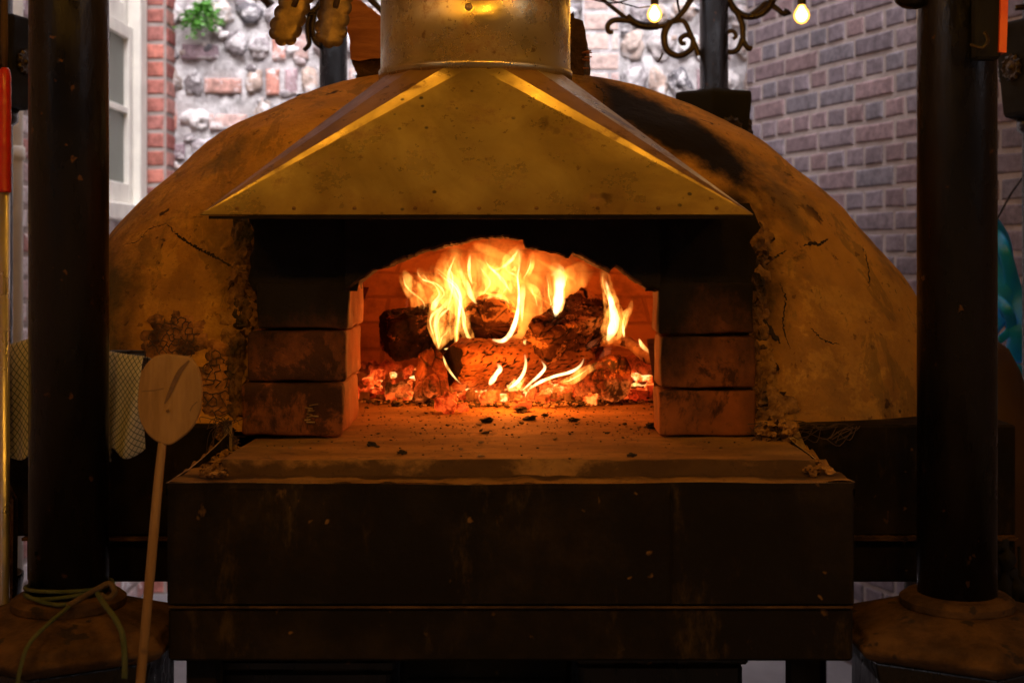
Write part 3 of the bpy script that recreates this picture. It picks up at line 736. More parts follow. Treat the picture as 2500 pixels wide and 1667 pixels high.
# interior vault
b = MB(); nu, nv = 72, 28; IX, IY = -.02, 2.95
for j in range(nv+1):
    ph = math.pi/2*j/nv
    for i in range(nu+1):
        th = 2*math.pi*i/nu; c, s = math.cos(th), math.sin(th); k = (abs(c)**2.6+abs(s)**2.6)**(-1/2.6)
        rr_ = math.cos(ph)**.75
        p = Vector((IX+.62*c*k*rr_, IY+(.58 if s < 0 else .50)*s*k*rr_, 1.108+.46*math.sin(ph))); p += Vector((nz(p, 9), nz(p, 9, 4), nz(p, 9, 6)))*.006
        b.v.append(tuple(p)); b.uv[len(b.v)-1] = (th*.58, ph*.5)
for j in range(nv):
    for i in range(nu):
        a = j*(nu+1)+i; q = [Vector(b.v[x]) for x in (a, a+1, a+nu+2, a+nu+1)]; m_ = sum(q, Vector())/4
        if m_.y < 2.62 and -.285 < m_.x < .27 and m_.z < 1.45: continue
        b.f.append((a, a+nu+1, a+nu+2, a+1)); b.c.append(None); b.m.append(0)
b.build('vault', M['vault'], oven, True)
# hearth
b = MB(); xs0, xs1 = -.425, .445
nx_, ny_ = 90, 150
for i in range(nx_+1):
    for j in range(ny_+1):
        x = -.64+1.28*i/nx_; y = 1.955+1.60*(j/ny_)
        if y < 2.24: x = max(xs0, min(xs1, x))
        z = 1.110+.0022*nz((x, y, 0), 8)+.0012*nz((x, y, 0), 40)
        if j == 0: z = 1.084; y += .010*nz((x, 0, 0), 9)+.004*nz((x, 0, 0), 40)
        elif j == 1: y += .006*nz((x, 0, 0), 9)
        b.v.append((x, y, z))
for i in range(nx_):
    for j in range(ny_):
        a = i*(ny_+1)+j; q = (a, a+ny_+1, a+ny_+2, a+1)
        b.f.append(q); b.c.append(None); b.m.append(0)
b.box((xs0+.02, 1.995, 1.070), (xs1-.02, 3.5, 1.100))
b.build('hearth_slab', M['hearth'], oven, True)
# steel base either side + behind
zt = 1.133
b = MB()
b.box((-.832, 2.200, .950), (-.476, 3.45, zt), None, .004); b.box((.452, 2.200, .950), (.828, 3.45, zt), None, .004); b.box((-.476, 2.205, .950), (.452, 3.45, 1.085))
b.build('base_box', M['steel'], oven)
b = MB(); b.box((-.802, 2.212, .872), (.832, 3.43, .944), None, .004); b.build('lower_base', M['steel'], oven)
b = MB(); b.box((-.802, 2.190, .9445), (-.478, 2.25, .9495)); b.build('ledge_lip', M['dusty'], oven); b = MB(); b.box((.482, 2.190, .9445), (.828, 2.25, .9495)); b.build('ledge_lip', M['dusty'], oven)
b = MB(); rr = random.Random(21)
for k in range(160):
    x = rr.uniform(.49, .82); p = Vector((x, 2.196, .9505)); v, f = ico(rr.uniform(.002, .006), 0, .3, (1.4, 1, .5), rr.random()*9); b.add([p+q for q in v], f)
tag(b.build('spilled_crumbs', M['dusty']), 'line of rusty crumbs lying on the right ledge of the oven base', 'crumbs', kind='stuff')
# tray
xL, xR = -.487, .483; zt1, zm, zb = 1.089, .9145, .8365
tr = MB(); tr.box((xL, 1.890, zm+.0015), (xR, 2.195, 1.0845), None, .0025)
tray = tr.build('ash_tray_box', M['steel'], oven)
tr = MB(); tr.box((xL+.001, 1.892, zb), (xR-.001, 2.195, zm-.0035), None, .004); tr.build('lower_tray_box', M['steel'], oven)
tr = MB(); tr.tube([(xL+.002, 1.8895, zm-.001), (xR-.002, 1.8895, zm-.001)], .0020, 6); tr.build('seam_lip', M['dusty'], oven)
tr = MB()
pts = [(xL+(xR-xL)*i/60, 1.889+.0008*nz((i*.1, 0, 0), 2), zt1+.0022*nz((i*.09, 3, 0), 1.3)-.003*math.exp(-((i-26)/6)**2)) for i in range(61)]
vs = []
for x, y, z in pts: vs += [(x, y, 1.080), (x, y, z), (x, y+.0022, z), (x, y+.0022, 1.080)]
for i in range(60):
    for k in range(3): tr.f.append((i*4+k, i*4+k+4, i*4+k+5, i*4+k+1)); tr.c.append(None); tr.m.append(1 if k == 1 else 0)
tr.v = [tuple(v) for v in vs]
for sx, xx, hb in ((-1, xL, 1.128), (1, xR, 1.118)):
    n0 = 14; vs = []
    for i in range(n0+1):
        y = 1.889+(2.185-1.889)*i/n0; z = zt1+(hb-zt1)*(i/n0)**1.6+.002*nz((i*.3, sx, 0), 1.5); xo = xx+sx*(-1)*.03*(i/n0)
        if sx > 0: xo = xx-.035*(i/n0)
        else: xo = xx+.03*(i/n0)
        vs += [(xo-.0012, y, 1.07), (xo-.0012, y, z), (xo+.0012, y, z), (xo+.0012, y, 1.07)]
    o = len(tr.v); tr.v += vs
    for i in range(n0):
        for k in range(3): tr.f.append((o+i*4+k, o+i*4+k+4, o+i*4+k+5, o+i*4+k+1)); tr.c.append(None); tr.m.append(1 if k == 1 else 0)
tr.build('tray_rim', [M['steel'], M['edge']], oven)
tr = MB(); tr.box((P(548, 0, 2.17).x, 2.168, 1.07), (P(566, 0, 2.17).x, 2.1705, 1.142)); tr.build('corner_tab', M['edge'], oven, solid=.002); tr = MB(); a = P(1935, 1060, 2.17)
tr.add([(a.x-.012, 2.17, 1.08), (a.x+.03, 2.17, 1.08), (a.x+.004, 2.172, 1.142), (a.x-.004, 2.172, 1.140)], [(0, 1, 2, 3)]); tr.build('corner_tab', M['edge'], oven, solid=.002)
# sandy bed of tray
tr = MB(); nx_, ny_ = 120, 44
for i in range(nx_+1):
    for j in range(ny_+1):
        x = xL+.003+(xR-xL-.006)*i/nx_; y = 1.893+.30*j/ny_
        e = min(x-xL, xR-x); z = 1.0880+.0035*nz((x, y, 0), 25)+.002*nz((x, y, 1), 70)+(.012*max(0, 1-e/.055) if e < .055 else 0)*(1+nz((x, y, 3), 30))*(.2+.8*j/ny_)
        tr.v.append((x, y, z))
for i in range(nx_):
    for j in range(ny_):
        a = i*(ny_+1)+j; tr.f.append((a, a+ny_+1, a+ny_+2, a+1)); tr.c.append(None); tr.m.append(0)
tr.build('tray_sand', M['hearth'], oven, True)
b = MB(); rr = random.Random(31)
def lump(bb, p, r, sq=(1, 1, .7), col=None, sub=1): 
    v, f = ico(r, sub, .5, sq, rr.uniform(0, 99)); m3 = Matrix.Rotation(rr.uniform(0, 6.3), 3, 'Z'); bb.add([p+m3 @ q for q in v], f, col)
for k in range(150):
    if k % 2: x, y = -.455+rr.uniform(-.012, .03)+rr.uniform(0, .02), rr.uniform(1.91, 2.17)
    else: x, y = .452+rr.uniform(-.022, .014), rr.uniform(1.93, 2.17)
    lump(b, Vector((x, y, 1.094+rr.uniform(0, .006))), rr.uniform(.002, .007))
for k in range(60): lump(b, Vector((.43+rr.uniform(-.03, .03), 2.185+rr.uniform(-.02, .01), 1.115+rr.uniform(-.02, .025))), rr.uniform(.004, .010))
for k in range(24): lump(b, Vector((-.465+rr.uniform(-.012, .012), 2.19+rr.uniform(-.02, .01), 1.115+rr.uniform(-.03, .02))), rr.uniform(.004, .009))
tag(b.build('crumbled_mortar', M['mortarfill']), 'crumbled clay and mortar heaped in both corners of the tray', 'rubble', kind='stuff')
b = MB(); sx_ = P(1638, 0, 1.89).x; b.tube([(sx_, 1.8892, 1.083), (sx_+.001, 1.8890, 1.02), (sx_, 1.8892, .918)], .0011, 6); b.build('weld_seam', M['steel'], tray)
# hood
hood = MB(); HB = 1.4705; tl = P(490, 526, 2.0); trr = P(1838, 523, 2.0); tl.z = trr.z = HB
cx, cy, cr_ = -.0645, 2.372, .1665; zc = 1.722
def circ(a): return Vector((cx+cr_*math.cos(a), cy+cr_*math.sin(a), zc))
bl = Vector((tl.x+.04, 2.52, 1.49)); brr = Vector((trr.x-.04, 2.52, 1.49))
nf = 4; ring = []
corners = [(trr, -math.pi/2, 0), (brr, 0, math.pi/2), (bl, math.pi/2, math.pi), (tl, math.pi, 1.5*math.pi)]
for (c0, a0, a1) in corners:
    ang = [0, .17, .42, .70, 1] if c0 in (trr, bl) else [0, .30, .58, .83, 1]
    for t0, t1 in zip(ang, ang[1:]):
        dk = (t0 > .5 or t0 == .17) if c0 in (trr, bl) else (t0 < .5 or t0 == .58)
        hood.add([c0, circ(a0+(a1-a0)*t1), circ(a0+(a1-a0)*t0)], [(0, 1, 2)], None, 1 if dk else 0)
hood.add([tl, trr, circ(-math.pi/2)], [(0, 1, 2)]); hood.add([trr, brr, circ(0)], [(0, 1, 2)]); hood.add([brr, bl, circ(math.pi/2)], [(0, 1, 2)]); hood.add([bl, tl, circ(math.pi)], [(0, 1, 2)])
M['hood2'] = metal('shaded_hood_steel', (.22, .115, .028), (.12, .06, .014), .5, (.08, .035, .01), mt=.15, sp_=.12)  # darker brown copy of the hood steel; facet shade put into its colour
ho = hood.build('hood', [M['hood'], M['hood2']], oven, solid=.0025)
b = MB()
b.box((tl.x+.012, 2.0, HB-.006), (trr.x-.012, 2.006, HB-.0015)); b.build('hood_fold', M['steel'], ho)
b = MB()
b.lathe([(cr_+.0035, -.004), (cr_+.004, .012), (cr_+.0005, .016), (cr_, .175), (cr_+.003, .178), (cr_+.005, .19), (cr_+.002, .205), (cr_+.001, .21), (cr_+.001, 1.2)], (cx, cy, zc), 96, cap=False)
fo = b.build('flue', M['flue'], oven, True, solid=.0015)
b = MB(); v, f = ico(.0065, 2, 0, (1, .6, 1)); q = Vector((P(1144, 16, 2.2).x, cy-math.sqrt(cr_**2-(P(1144, 16, 2.2).x-cx)**2)-.001, P(1144, 16, 2.2).z)); b.add([q+k for k in v], f); b.build('rivet', M['edge'], fo, True)
b = MB()
for dz in (.178,): b.lathe([(cr_+.002, 0), (cr_+.008, .004), (cr_+.008, .010), (cr_+.002, .014)], (cx, cy, zc+dz), 96, cap=False)
b.build('joint_band', M['iron2'], fo, True)
for i in range(9):
    x = tl.x+.05+(trr.x-tl.x-.1)*i/8+R.uniform(-.004, .004); b = MB(); v, f = ico(.0032, 1, 0, (1, .6, 1)); c = Vector((x, 2.006, HB+.010)); b.add([c+q for q in v], f); b.build('rivet', M['hood2'], ho, True)
# stand legs and shelf
for x, y in ((P(500, 0, 1.96).x, 1.96), (P(1960, 0, 2.0).x, 2.0), (-.74, 2.3), (.76, 2.3), (-.74, 3.35), (.76, 3.35)):
    b = MB(); b.box((x-.022, y-.022, 0), (x+.022, y+.022, .868 if y > 2.2 else .835), None, .002); b.build('leg', M['steel'], oven)
b = MB(); b.box((-.72, 2.0, .30), (.72, 3.3, .33)); b.build('shelf', M['steel'], oven)

# ------------------------------------------------------------------ fire
def split_log(name, p0, p1, r, shape, mats, label, seed, jit=.12, nseg=16, roll=0.0, endmat=True, taper=(1, 1), cs=26, cd=.0035, group='burning logs', par=None, cat='log', bend=0.0):
    p0, p1 = Vector(p0), Vector(p1); t = (p1-p0).normalized(); up = Vector((0, 0, 1)) if abs(t.z) < .9 else Vector((0, -1, 0))
    a = (up-t*up.dot(t)).normalized(); c = t.cross(a); K = 84; nseg = 64
    prof_ = {'round': lambda th: 1, 'half': lambda th: min(1, .52/max(1e-3, -math.sin(th))) if math.sin(th) < 0 else 1,
             'wedge': lambda th: 1 if abs(math.atan2(math.sin(th-math.pi/2), math.cos(th-math.pi/2))) < 1.0 else min(1, .50/max(.05, abs(math.cos((abs(math.atan2(math.sin(th-math.pi/2), math.cos(th-math.pi/2)))-2.07))))),
             'quad': lambda th: min(1.05, .78/max(abs(math.cos(th)), abs(math.sin(th))))}[shape]
    b = MB(); ctr = (p0+p1)/2; CK = []
    for i in range(nseg+1):
        u = i/nseg; e = 1-.22*(max(0, .09-u)/.09)**2-.22*(max(0, u-.91)/.09)**2; rr_ = r*(taper[0]+(taper[1]-taper[0])*u)*e
        cc = p0+(p1-p0)*u+a*bend*math.sin(math.pi*u)
        for k in range(K):
            th = 2*math.pi*k/K; q = Vector((math.cos(th), math.sin(th), u*3))
            rad = rr_*prof_(th+roll)*(1+jit*noise.noise(q*1.6+Vector((seed, 0, seed)))*1.6+jit*.5*noise.noise(q*5+Vector((seed, 0, seed))))
            w3 = Vector((math.cos(th)*rr_*cs, math.sin(th)*rr_*cs, u*(p1-p0).length*cs*.55+seed)); w3 += Vector((noise.noise(w3*.9), noise.noise(w3*.9+Vector((5, 5, 5))), noise.noise(w3*.9+Vector((9, 1, 5)))))*.5
            dd = noise.voronoi(w3)[0]; ck = min(1, max(0, (dd[1]-dd[0])/.16)); rad -= cd*(1-ck); rad += .0016*noise.noise(q*22+Vector((seed, 0, 0)))+.0022*noise.cell(w3)*ck
            CK.append(ck)
            b.v.append(tuple(cc+c*math.cos(th)*rad+a*math.sin(th)*rad+t*(.012*noise.noise(q*2+Vector((seed, 2, 1))) if i in (0, nseg) else 0)))
    for i in range(nseg):
        for k in range(K): b.f.append((i*K+k, i*K+(k+1) % K, (i+1)*K+(k+1) % K, (i+1)*K+k)); b.c.append(None); b.m.append(0)
    for (row, ce, sg) in ((0, p0, 1), (nseg, p1, -1)):
        b.v.append(tuple(ce+t*sg*.004)); ci = len(b.v)-1
        for k in range(K):
            f = (row*K+k, row*K+(k+1) % K, ci); b.f.append(f if sg < 0 else f[::-1]); b.c.append(None); b.m.append(1 if endmat else 0)
    CK += [.6]*8; b.c = [lambda vi: (CK[vi],)*3]*len(b.f)
    o = b.build(name, mats, par, True, loc=ctr)
    if par is None: tag(o, label, cat, group)
    return o
C5 = lambda x, y, Y: P(800+x/2.6133, 550+y/2.6133, Y)
split_log('burning_log', C5(365, 705, 2.90), C5(780, 655, 2.96), .060, 'quad', [M['char_black'], M['char_black']], 'thick black charred log at the left back of the fire', 1, .06, roll=.25, cs=48, cd=.004)
split_log('burning_log', C5(1010, 655, 2.90), C5(1060, 610, 3.16), .066, 'half', [M['char_ash'], M['char_ash']], 'burning log pointing end-on at the middle back behind the flames', 2.2, .08, roll=-.3, cs=30, cd=.006)
split_log('burning_log', C5(1330, 740, 2.80), C5(1715, 580, 2.98), .056, 'quad', [M['char_ash'], M['char_ash']], 'big tilted split log with cracked ashy bark, right of centre on the pile', 3.1, .09, taper=(.80, 1.2), roll=.5, cs=42, cd=.005)
split_log('burning_log', C5(800, 905, 2.75), C5(1640, 880, 2.94), .056, 'half', [M['char_brown'], M['log_end']], 'long brown log with a hollow black end across the front of the fire', 4.5, .05, roll=-.75, cs=66, cd=.0022)
split_log('burning_log', C5(660, 1120, 2.715), C5(650, 805, 2.76), .040, 'quad', [M['char_red'], M['char_red']], 'upright glowing stump leaning at the front left of the fire', 5.7, .08, taper=(1.05, .55), roll=.6, cs=30)
split_log('burning_log', C5(1640, 990, 2.80), C5(1850, 975, 2.71), .048, 'round', [M['char_red'], M['char_black']], 'short stubby log glowing red at the front right of the fire', 6.4, .09, taper=(.8, 1.0), cs=30)
split_log('burning_log', C5(245, 950, 3.05), C5(430, 960, 3.0), .036, 'quad', [M['char_red'], M['char_red']], 'squat glowing block at the far left of the embers', 7.7, .2)
split_log('burning_log', C5(1880, 930, 3.12), C5(2090, 920, 3.05), .040, 'quad', [M['char_red'], M['char_red']], 'glowing block below the curved branch at the far right of the fire', 8.9, .2)
split_log('burning_log', C5(395, 1065, 2.83), C5(500, 1060, 2.80), .020, 'half', [M['char_black'], M['char_red']], 'small dark half burnt piece among embers at left', 9.5, .2)
split_log('burning_log', C5(1690, 770, 3.06), C5(1660, 860, 3.02), .032, 'quad', [M['char_red'], M['char_red']], 'red hot lump wedged under the tilted split log', 12.5, .25)
b = MB(); q = cr([tuple(C5(x, y, Y)) for x, y, Y in ((1700, 745, 2.98), (1790, 735, 2.95), (1890, 740, 2.92), (1960, 775, 2.88), (2015, 825, 2.84), (2075, 860, 2.80))], 8)
b.tube(q, [.012+.004*nz((i*.2, 0, 0), 3) for i in range(len(q))], 12)
tag(b.build('branch', simple('pale_bark', (.50, .30, .14), (.26, .13, .06), 24, .9, 0, .8, 70, (1, 1, 1), .6, (.05, .02, .01), 40), None, True), 'thin pale curved branch on the right of the fire', 'branch')
# ember bed
b = MB(); rr = random.Random(17)
def heat(x, y):
    h = math.exp(-((x+.03)/.17)**2-((y-2.86)/.13)**2)*1.05+.48*math.exp(-((x)/.36)**2)*math.exp(-((y-2.98)/.22)**2)+.5*math.exp(-((x+.27)/.09)**2-((y-3.0)/.14)**2)+.6*math.exp(-((x-.28)/.08)**2-((y-3.0)/.12)**2)
    return h
cnt = 0
while cnt < 1600:
    x = rr.uniform(-.40, .36); y = rr.uniform(2.66, 3.36)
    d = ((x+.01)/.38)**2+((y-3.02)/.30)**2
    if d > 1.0: continue
    edge = 2.735+.05*abs(x)/.3+.02*nz((x*9, 0, 0), 1)
    if y < edge and rr.random() < .96: continue
    if y < 2.84 and (x < -.17 or x > .16) and rr.random() < .8: continue
    r0 = rr.uniform(.005, .016); lay = rr.random()
    hmax = .014+.034*max(0, 1-d)+.020*max(0, nz((x, y, 0), 8))
    if y < 2.90: hmax *= .7 if abs(x+.02) < .19 else .35
    z = 1.112+r0*.4+lay*lay*hmax
    h = min(1.0, (1.2 if 2.76 < y < 2.9 and abs(x+.03) < .16 else 1)*max(0.02, (heat(x, y)*1.0+.20)*rr.uniform(.35, 1.25)))*(1 if y > 2.765 else rr.uniform(.1, .9))*(.12 if rr.random() < .28 else 1)
    v, f = ico(r0, 1 if rr.random() < .5 else 0, .35, (rr.uniform(.8, 1.4), rr.uniform(.7, 1.1), rr.uniform(.6, 1)), rr.uniform(0, 99)); m3 = rot3(rr)
    if rr.random() < .55:
        v = [Vector((sx*r0*rr.uniform(.6, 1), sy*r0*rr.uniform(.5, .9), sz_*r0*rr.uniform(.5, .9))) for sz_ in (-1, 1) for sy in (-1, 1) for sx in (-1, 1)]; f = [(0,2,3,1),(4,5,7,6),(0,1,5,4),(1,3,7,5),(3,2,6,7),(2,0,4,6)]
        m3 = Matrix.Rotation(rr.uniform(0, 6.28), 3, 'Z') @ Matrix.Rotation(rr.uniform(-.5, .5), 3, 'X')
    b.add([Vector((x, y, z))+m3 @ q for q in v], f, (h, h, h)); cnt += 1
tag(b.build('ember_bed', M['ember']), 'bed of glowing coals under the burning logs', 'embers', kind='stuff')
# a few big individual coals
for i, (x, y, r0, h, lb) in enumerate(((770, 1130, .020, .5, 'glowing coal in front of the upright stump'), (860, 1160, .010, .5, 'small hot coal right of the big coal'), (1030, 1100, .015, .6, 'orange coal in the middle of the front ember edge'),
                         (1240, 1140, .014, .5, 'red coal at the front edge below the long log'), (1530, 1050, .018, .6, 'hot upright coal near the short stubby log'), (1680, 1110, .012, .8, 'tiny hot coal in front of the short stubby log'))):
    v, f = ico(r0, 2, .4, (1.1, .8, .9), i*3.3); b = MB(); Y = .2885*F/((550+y/2.6133)-HZ+r0*F/2.8); Y = min(Y, 2.79); c = C5(x, y, Y); c.z = max(c.z, 1.112+r0*.5)
    b.add([c+q for q in v], f, (h, h, h)); tag(b.build('glowing_coal', M['ember'], None, False, loc=c), lb, 'coal', 'loose glowing coals')
b = MB(); c = C5(665, 1090, 2.72); m3 = Matrix.Rotation(.5, 3, 'Y') @ Matrix.Rotation(.5, 3, 'X')
b.add([c+m3 @ Vector(q) for q in ((-.022, -.012, 0), (.018, -.014, .003), (.024, .006, .002), (.0, .018, 0), (-.024, .008, .001), (-.022, -.012, -.005), (.018, -.014, -.003), (.024, .006, -.003), (.0, .018, -.005), (-.024, .008, -.005))], [(0,1,2,3,4),(9,8,7,6,5),(0,5,6,1),(1,6,7,2),(2,7,8,3),(3,8,9,4),(4,9,5,0)])
tag(b.build('wood_chip', M['wood_cut'], None, False, loc=c), 'flat wood chip lying at the foot of the upright stump', 'wood chip')
# charcoal pieces on the hearth
for i, (x, y, r0, lb) in enumerate(((680, 1150, .020, 'dark coal lump just in front of the upright stump'), (1015, 1252, .013, 'flat grey charcoal flake on the middle of the hearth'), (1290, 1240, .014, 'largest black charcoal lump on the open hearth'), (1230, 1190, .016, 'dark clinker lump at the front of the embers'), (1570, 1250, .012, 'flat black charcoal flake right of centre on the hearth'),
                    (1385, 1215, .008, 'small black charcoal bit behind the flat flake'), (280, 1405, .010, 'black crumb on the left of the hearth by the bricks'), (475, 1455, .009, 'black crumb near the front left of the hearth'), (1940, 1470, .008, 'black crumb near the front right of the hearth'), (440, 1150, .014, 'dull clinker at the left end of the embers'),
                    (2075, 1290, .016, 'charcoal lump in the corner by the right firebrick'), (1370, 1140, .016, 'dull brown clinker right of the glowing coals'))):
    r0 *= .62; yp = 550+y/2.6133; Y = .289*F/(yp-HZ); v, f = ico(r0, 2, .5, (1.25, .9, .55), i*2.7+1); c = C5(x, y, Y); c.z = 1.111+r0*.35
    b = MB(); b.add([c+q for q in v], f); tag(b.build('charcoal_piece', M['ashbits'], None, False, loc=c), lb, 'charcoal', 'charcoal pieces on the hearth')
b = MB(); rr = random.Random(23); b2 = MB()
for k in range(1000):
    y = 1.96+.85*rr.random()**.6; x = rr.uniform(-.40, .42) if y < 2.2 else rr.uniform(-.27, .26) if y < 2.5 else rr.uniform(-.40, .40)
    if 2.17 < y < 2.45 and not -.26 < x < .24: continue
    r0 = rr.uniform(.0006, .0020) if rr.random() < .95 else rr.uniform(.0025, .0045)
    lump(b if rr.random() < .6 else b2, Vector((x, y, 1.1115+r0*.2)), r0, (1.4, 1, .6), None, 0)
for k in range(900):
    x = rr.gauss(0, .17); y = 2.725-.02*rr.random()+.05*abs(x)/.3+rr.gauss(0, .022)
    if abs(x) > .34: continue
    lump(b if rr.random() < .5 else b2, Vector((x, y, 1.1115+rr.random()*.004)), rr.uniform(.0015, .0055), (1.3, 1, .6), None, 0)
tag(b.build('hearth_crumbs', M['ashbits']), 'black charcoal crumbs scattered over the hearth', 'crumbs', kind='stuff'); tag(b2.build('hearth_ash', M['ashpale']), 'pale ash flakes scattered over the hearth', 'ash', kind='stuff')

fire = empty('fire', C5(1100, 1000, 2.85), 'yellow and orange flames rising from the logs in the oven mouth', 'fire')
TK = [0]; FR = random.Random(99)
def tongue(pts, Y, mat, dep=.45, fade=(1, 1), k=1.0, wob=0):
    """pts: (x, y, full width) in crop units"""
    q = cr([(p[0], p[1], p[2]*{'fl_body': 1.45, 'fl_hot': 1.0}.get(mat, 1)) for p in pts], 10); n_ = len(q); sc = Y/F/2.6133; b = MB(); P3 = []; rad = []
    for i, (x, y, w_) in enumerate(q):
        yy = Y+.02*noise.noise(Vector((x*.01, y*.01, Y*7))); P3.append(C5(x+wob*noise.noise(Vector((y*.02, Y*9, 0)))*10, y, yy)); rad.append(max(w_, 1)*sc*.5*k*(1+.10*noise.noise(Vector((i*.35, Y*5, x*.01)))))
    rad[0] *= .25; rad[-1] *= .15
    seg = 20; b.tube(P3, rad, seg, flat=dep, cap=True)
    def f(vi):
        i = vi//seg; t = i/(n_-1); e = min(1, t/.16+.05)*fade[0]+(1-fade[0]) if t < .5 else min(1, ((1-t)/.42)**1.3)*fade[1]+(1-fade[1])
        return (e, e, e)
    b.c = [f]*len(b.f)
    o = b.build('flame', M[mat], fire, True)
    if mat == 'fl_body' and n_ > 20:
        for z_ in range(1 if n_ < 55 else 2):
            TK[0] += 1; sd = TK[0]*1.37; ph = FR.uniform(-.34, .34); st0 = FR.randint(0, n_//4); en = n_-FR.randint(0, n_//4); b = MB(); Q = []; rd = []
            for i in range(st0, en):
                x, y, w_ = q[i]; u = (i-st0)/(en-st0-1); xx = x+w_*(ph+.42*noise.noise(Vector((u*2.2, sd, 0))))
                Q.append(C5(xx, y, Y-.006+.02*noise.noise(Vector((u, sd, 4))))); rd.append(sc*(1.2+w_*.055)*math.sin(math.pi*min(1, max(.02, u)))**.6*(1+.5*noise.noise(Vector((u*4, sd, 9)))))
            rd[0] = rd[-1] = .0002; b.tube(Q, rd, 10, flat=.8); nn_ = len(Q)
            g_ = lambda vi, nn_=nn_: (.75*min(1, (vi//10)/nn_/.2)*min(1, (1-(vi//10)/nn_)/.35),)*3
            b.c = [g_]*len(b.f); b.build('flame', M['fl_hot'], fire, True)
    return o
T = tongue
# soft glowing gas
T([(980, 800, 60), (1000, 640, 260), (1040, 480, 420), (1060, 330, 460), (1120, 200, 420), (1160, 90, 300)], 3.08, 'fl_soft')
T([(1290, 790, 60), (1270, 640, 260), (1300, 500, 380), (1380, 370, 420), (1450, 250, 380), (1480, 150, 200)], 3.10, 'fl_soft', k=.9)
T([(780, 790, 60), (790, 640, 180), (800, 480, 260), (820, 340, 300), (860, 220, 280), (900, 130, 160)], 3.05, 'fl_soft')
T([(1180, 780, 60), (1200, 640, 160), (1210, 500, 190), (1180, 380, 220), (1150, 240, 240), (1160, 120, 160)], 3.00, 'fl_soft', k=1.1)
T([(1500, 500, 60), (1520, 400, 160), (1600, 320, 180), (1680, 250, 90)], 3.1, 'fl_soft')
T([(560, 620, 40), (590, 500, 140), (620, 420, 190), (600, 340, 160), (560, 280, 60)], 3.05, 'fl_soft')
# left wisps
T([(600, 565, 14), (602, 500, 50), (560, 430, 85), (515, 370, 75), (490, 320, 50), (482, 280, 15)], 2.95, 'fl_body')
T([(670, 550, 20), (680, 500, 60), (722, 440, 62), (690, 375, 62), (625, 345, 50), (585, 300, 40), (580, 265, 14)], 2.93, 'fl_body')
T([(668, 548, 16), (678, 515, 44), (700, 475, 34), (726, 430, 16)], 2.92, 'fl_hot', k=.9)
T([(492, 600, 6), (505, 500, 9), (515, 400, 8), (520, 330, 5)], 2.95, 'fl_red', k=1.4)
# tall left column
T([(712, 800, 10), (698, 720, 46), (690, 640, 80), (715, 570, 110), (760, 520, 105), (790, 470, 60), (770, 420, 20)], 2.80, 'fl_body')
T([(712, 790, 10), (696, 700, 22), (686, 630, 22), (705, 560, 24), (755, 500, 28), (768, 460, 12)], 2.79, 'fl_hot', k=.9)
T([(822, 780, 14), (824, 680, 22), (838, 570, 34), (846, 470, 50), (815, 390, 62), (745, 335, 64), (690, 290, 50), (655, 250, 14)], 2.82, 'fl_body', k=1.15)
T([(822, 780, 10), (826, 660, 15), (842, 540, 17), (846, 450, 16), (800, 380, 16), (740, 330, 10)], 2.81, 'fl_hot')
T([(950, 752, 12), (905, 715, 44), (870, 640, 56), (860, 540, 66), (838, 430, 90), (812, 320, 96), (822, 230, 70), (840, 170, 26)], 2.84, 'fl_body', k=1.1)
T([(940, 752, 12), (898, 712, 24), (872, 640, 20), (862, 560, 16), (856, 480, 10)], 2.82, 'fl_hot')
T([(952, 505, 8), (915, 448, 34), (890, 385, 38), (855, 310, 26), (832, 220, 14)], 2.86, 'fl_hot', k=1.05)
T([(926, 385, 8), (906, 320, 24), (903, 250, 28), (910, 180, 14)], 2.90, 'fl_hot', k=.8)
T([(775, 640, 10), (770, 540, 40), (800, 440, 60), (790, 330, 70), (770, 240, 50), (780, 180, 20)], 2.95, 'fl_body', k=1.1)
T([(700, 800, 10), (740, 720, 50), (780, 660, 60), (780, 560, 50)], 2.88, 'fl_body', k=1.2)
T([(935, 830, 6), (915, 780, 14), (890, 720, 12)], 2.75, 'fl_red', k=1.5)
# centre
T([(1048, 728, 18), (1110, 738, 34), (1160, 700, 42), (1196, 620, 40), (1216, 520, 26), (1220, 420, 18), (1212, 330, 16), (1225, 240, 20), (1220, 140, 12)], 2.78, 'fl_white', k=.8)
T([(1195, 430, 12), (1155, 400, 40), (1100, 340, 66), (1040, 285, 66), (1008, 220, 54), (1005, 140, 34)], 2.92, 'fl_body', k=1.2)
T([(1165, 420, 8), (1110, 350, 18), (1060, 290, 24), (1020, 260, 18)], 2.90, 'fl_hot', k=.8)
T([(1225, 420, 10), (1190, 330, 56), (1150, 290, 66), (1175, 230, 70), (1215, 170, 50), (1235, 115, 20)], 2.94, 'fl_body', k=1.2)
T([(1050, 290, 10), (1110, 270, 22), (1180, 215, 24), (1215, 150, 14)], 2.90, 'fl_hot', k=.8)
T([(1245, 350, 8), (1280, 300, 22), (1300, 230, 26), (1300, 160, 12)], 2.96, 'fl_body', k=1.3)
T([(1240, 620, 10), (1240, 500, 50), (1245, 420, 60), (1250, 370, 30)], 2.98, 'fl_hot', k=.6)
T([(1030, 640, 10), (1010, 520, 60), (980, 440, 70), (1000, 360, 90), (960, 260, 60), (940, 170, 20)], 3.0, 'fl_body', k=1.2)
T([(985, 470, 6), (1060, 452, 18), (1130, 470, 18), (1170, 520, 8)], 2.88, 'fl_body', k=1.3)
T([(1365, 600, 8), (1350, 500, 26), (1330, 430, 34), (1290, 390, 26), (1250, 375, 10)], 2.96, 'fl_body', k=1.2)
T([(1262, 762, 8), (1256, 745, 20), (1268, 725, 8)], 2.78, 'fl_hot')
T([(1330, 620, 6), (1375, 500, 14), (1370, 380, 16), (1350, 300, 6)], 2.98, 'fl_red', k=1.4)
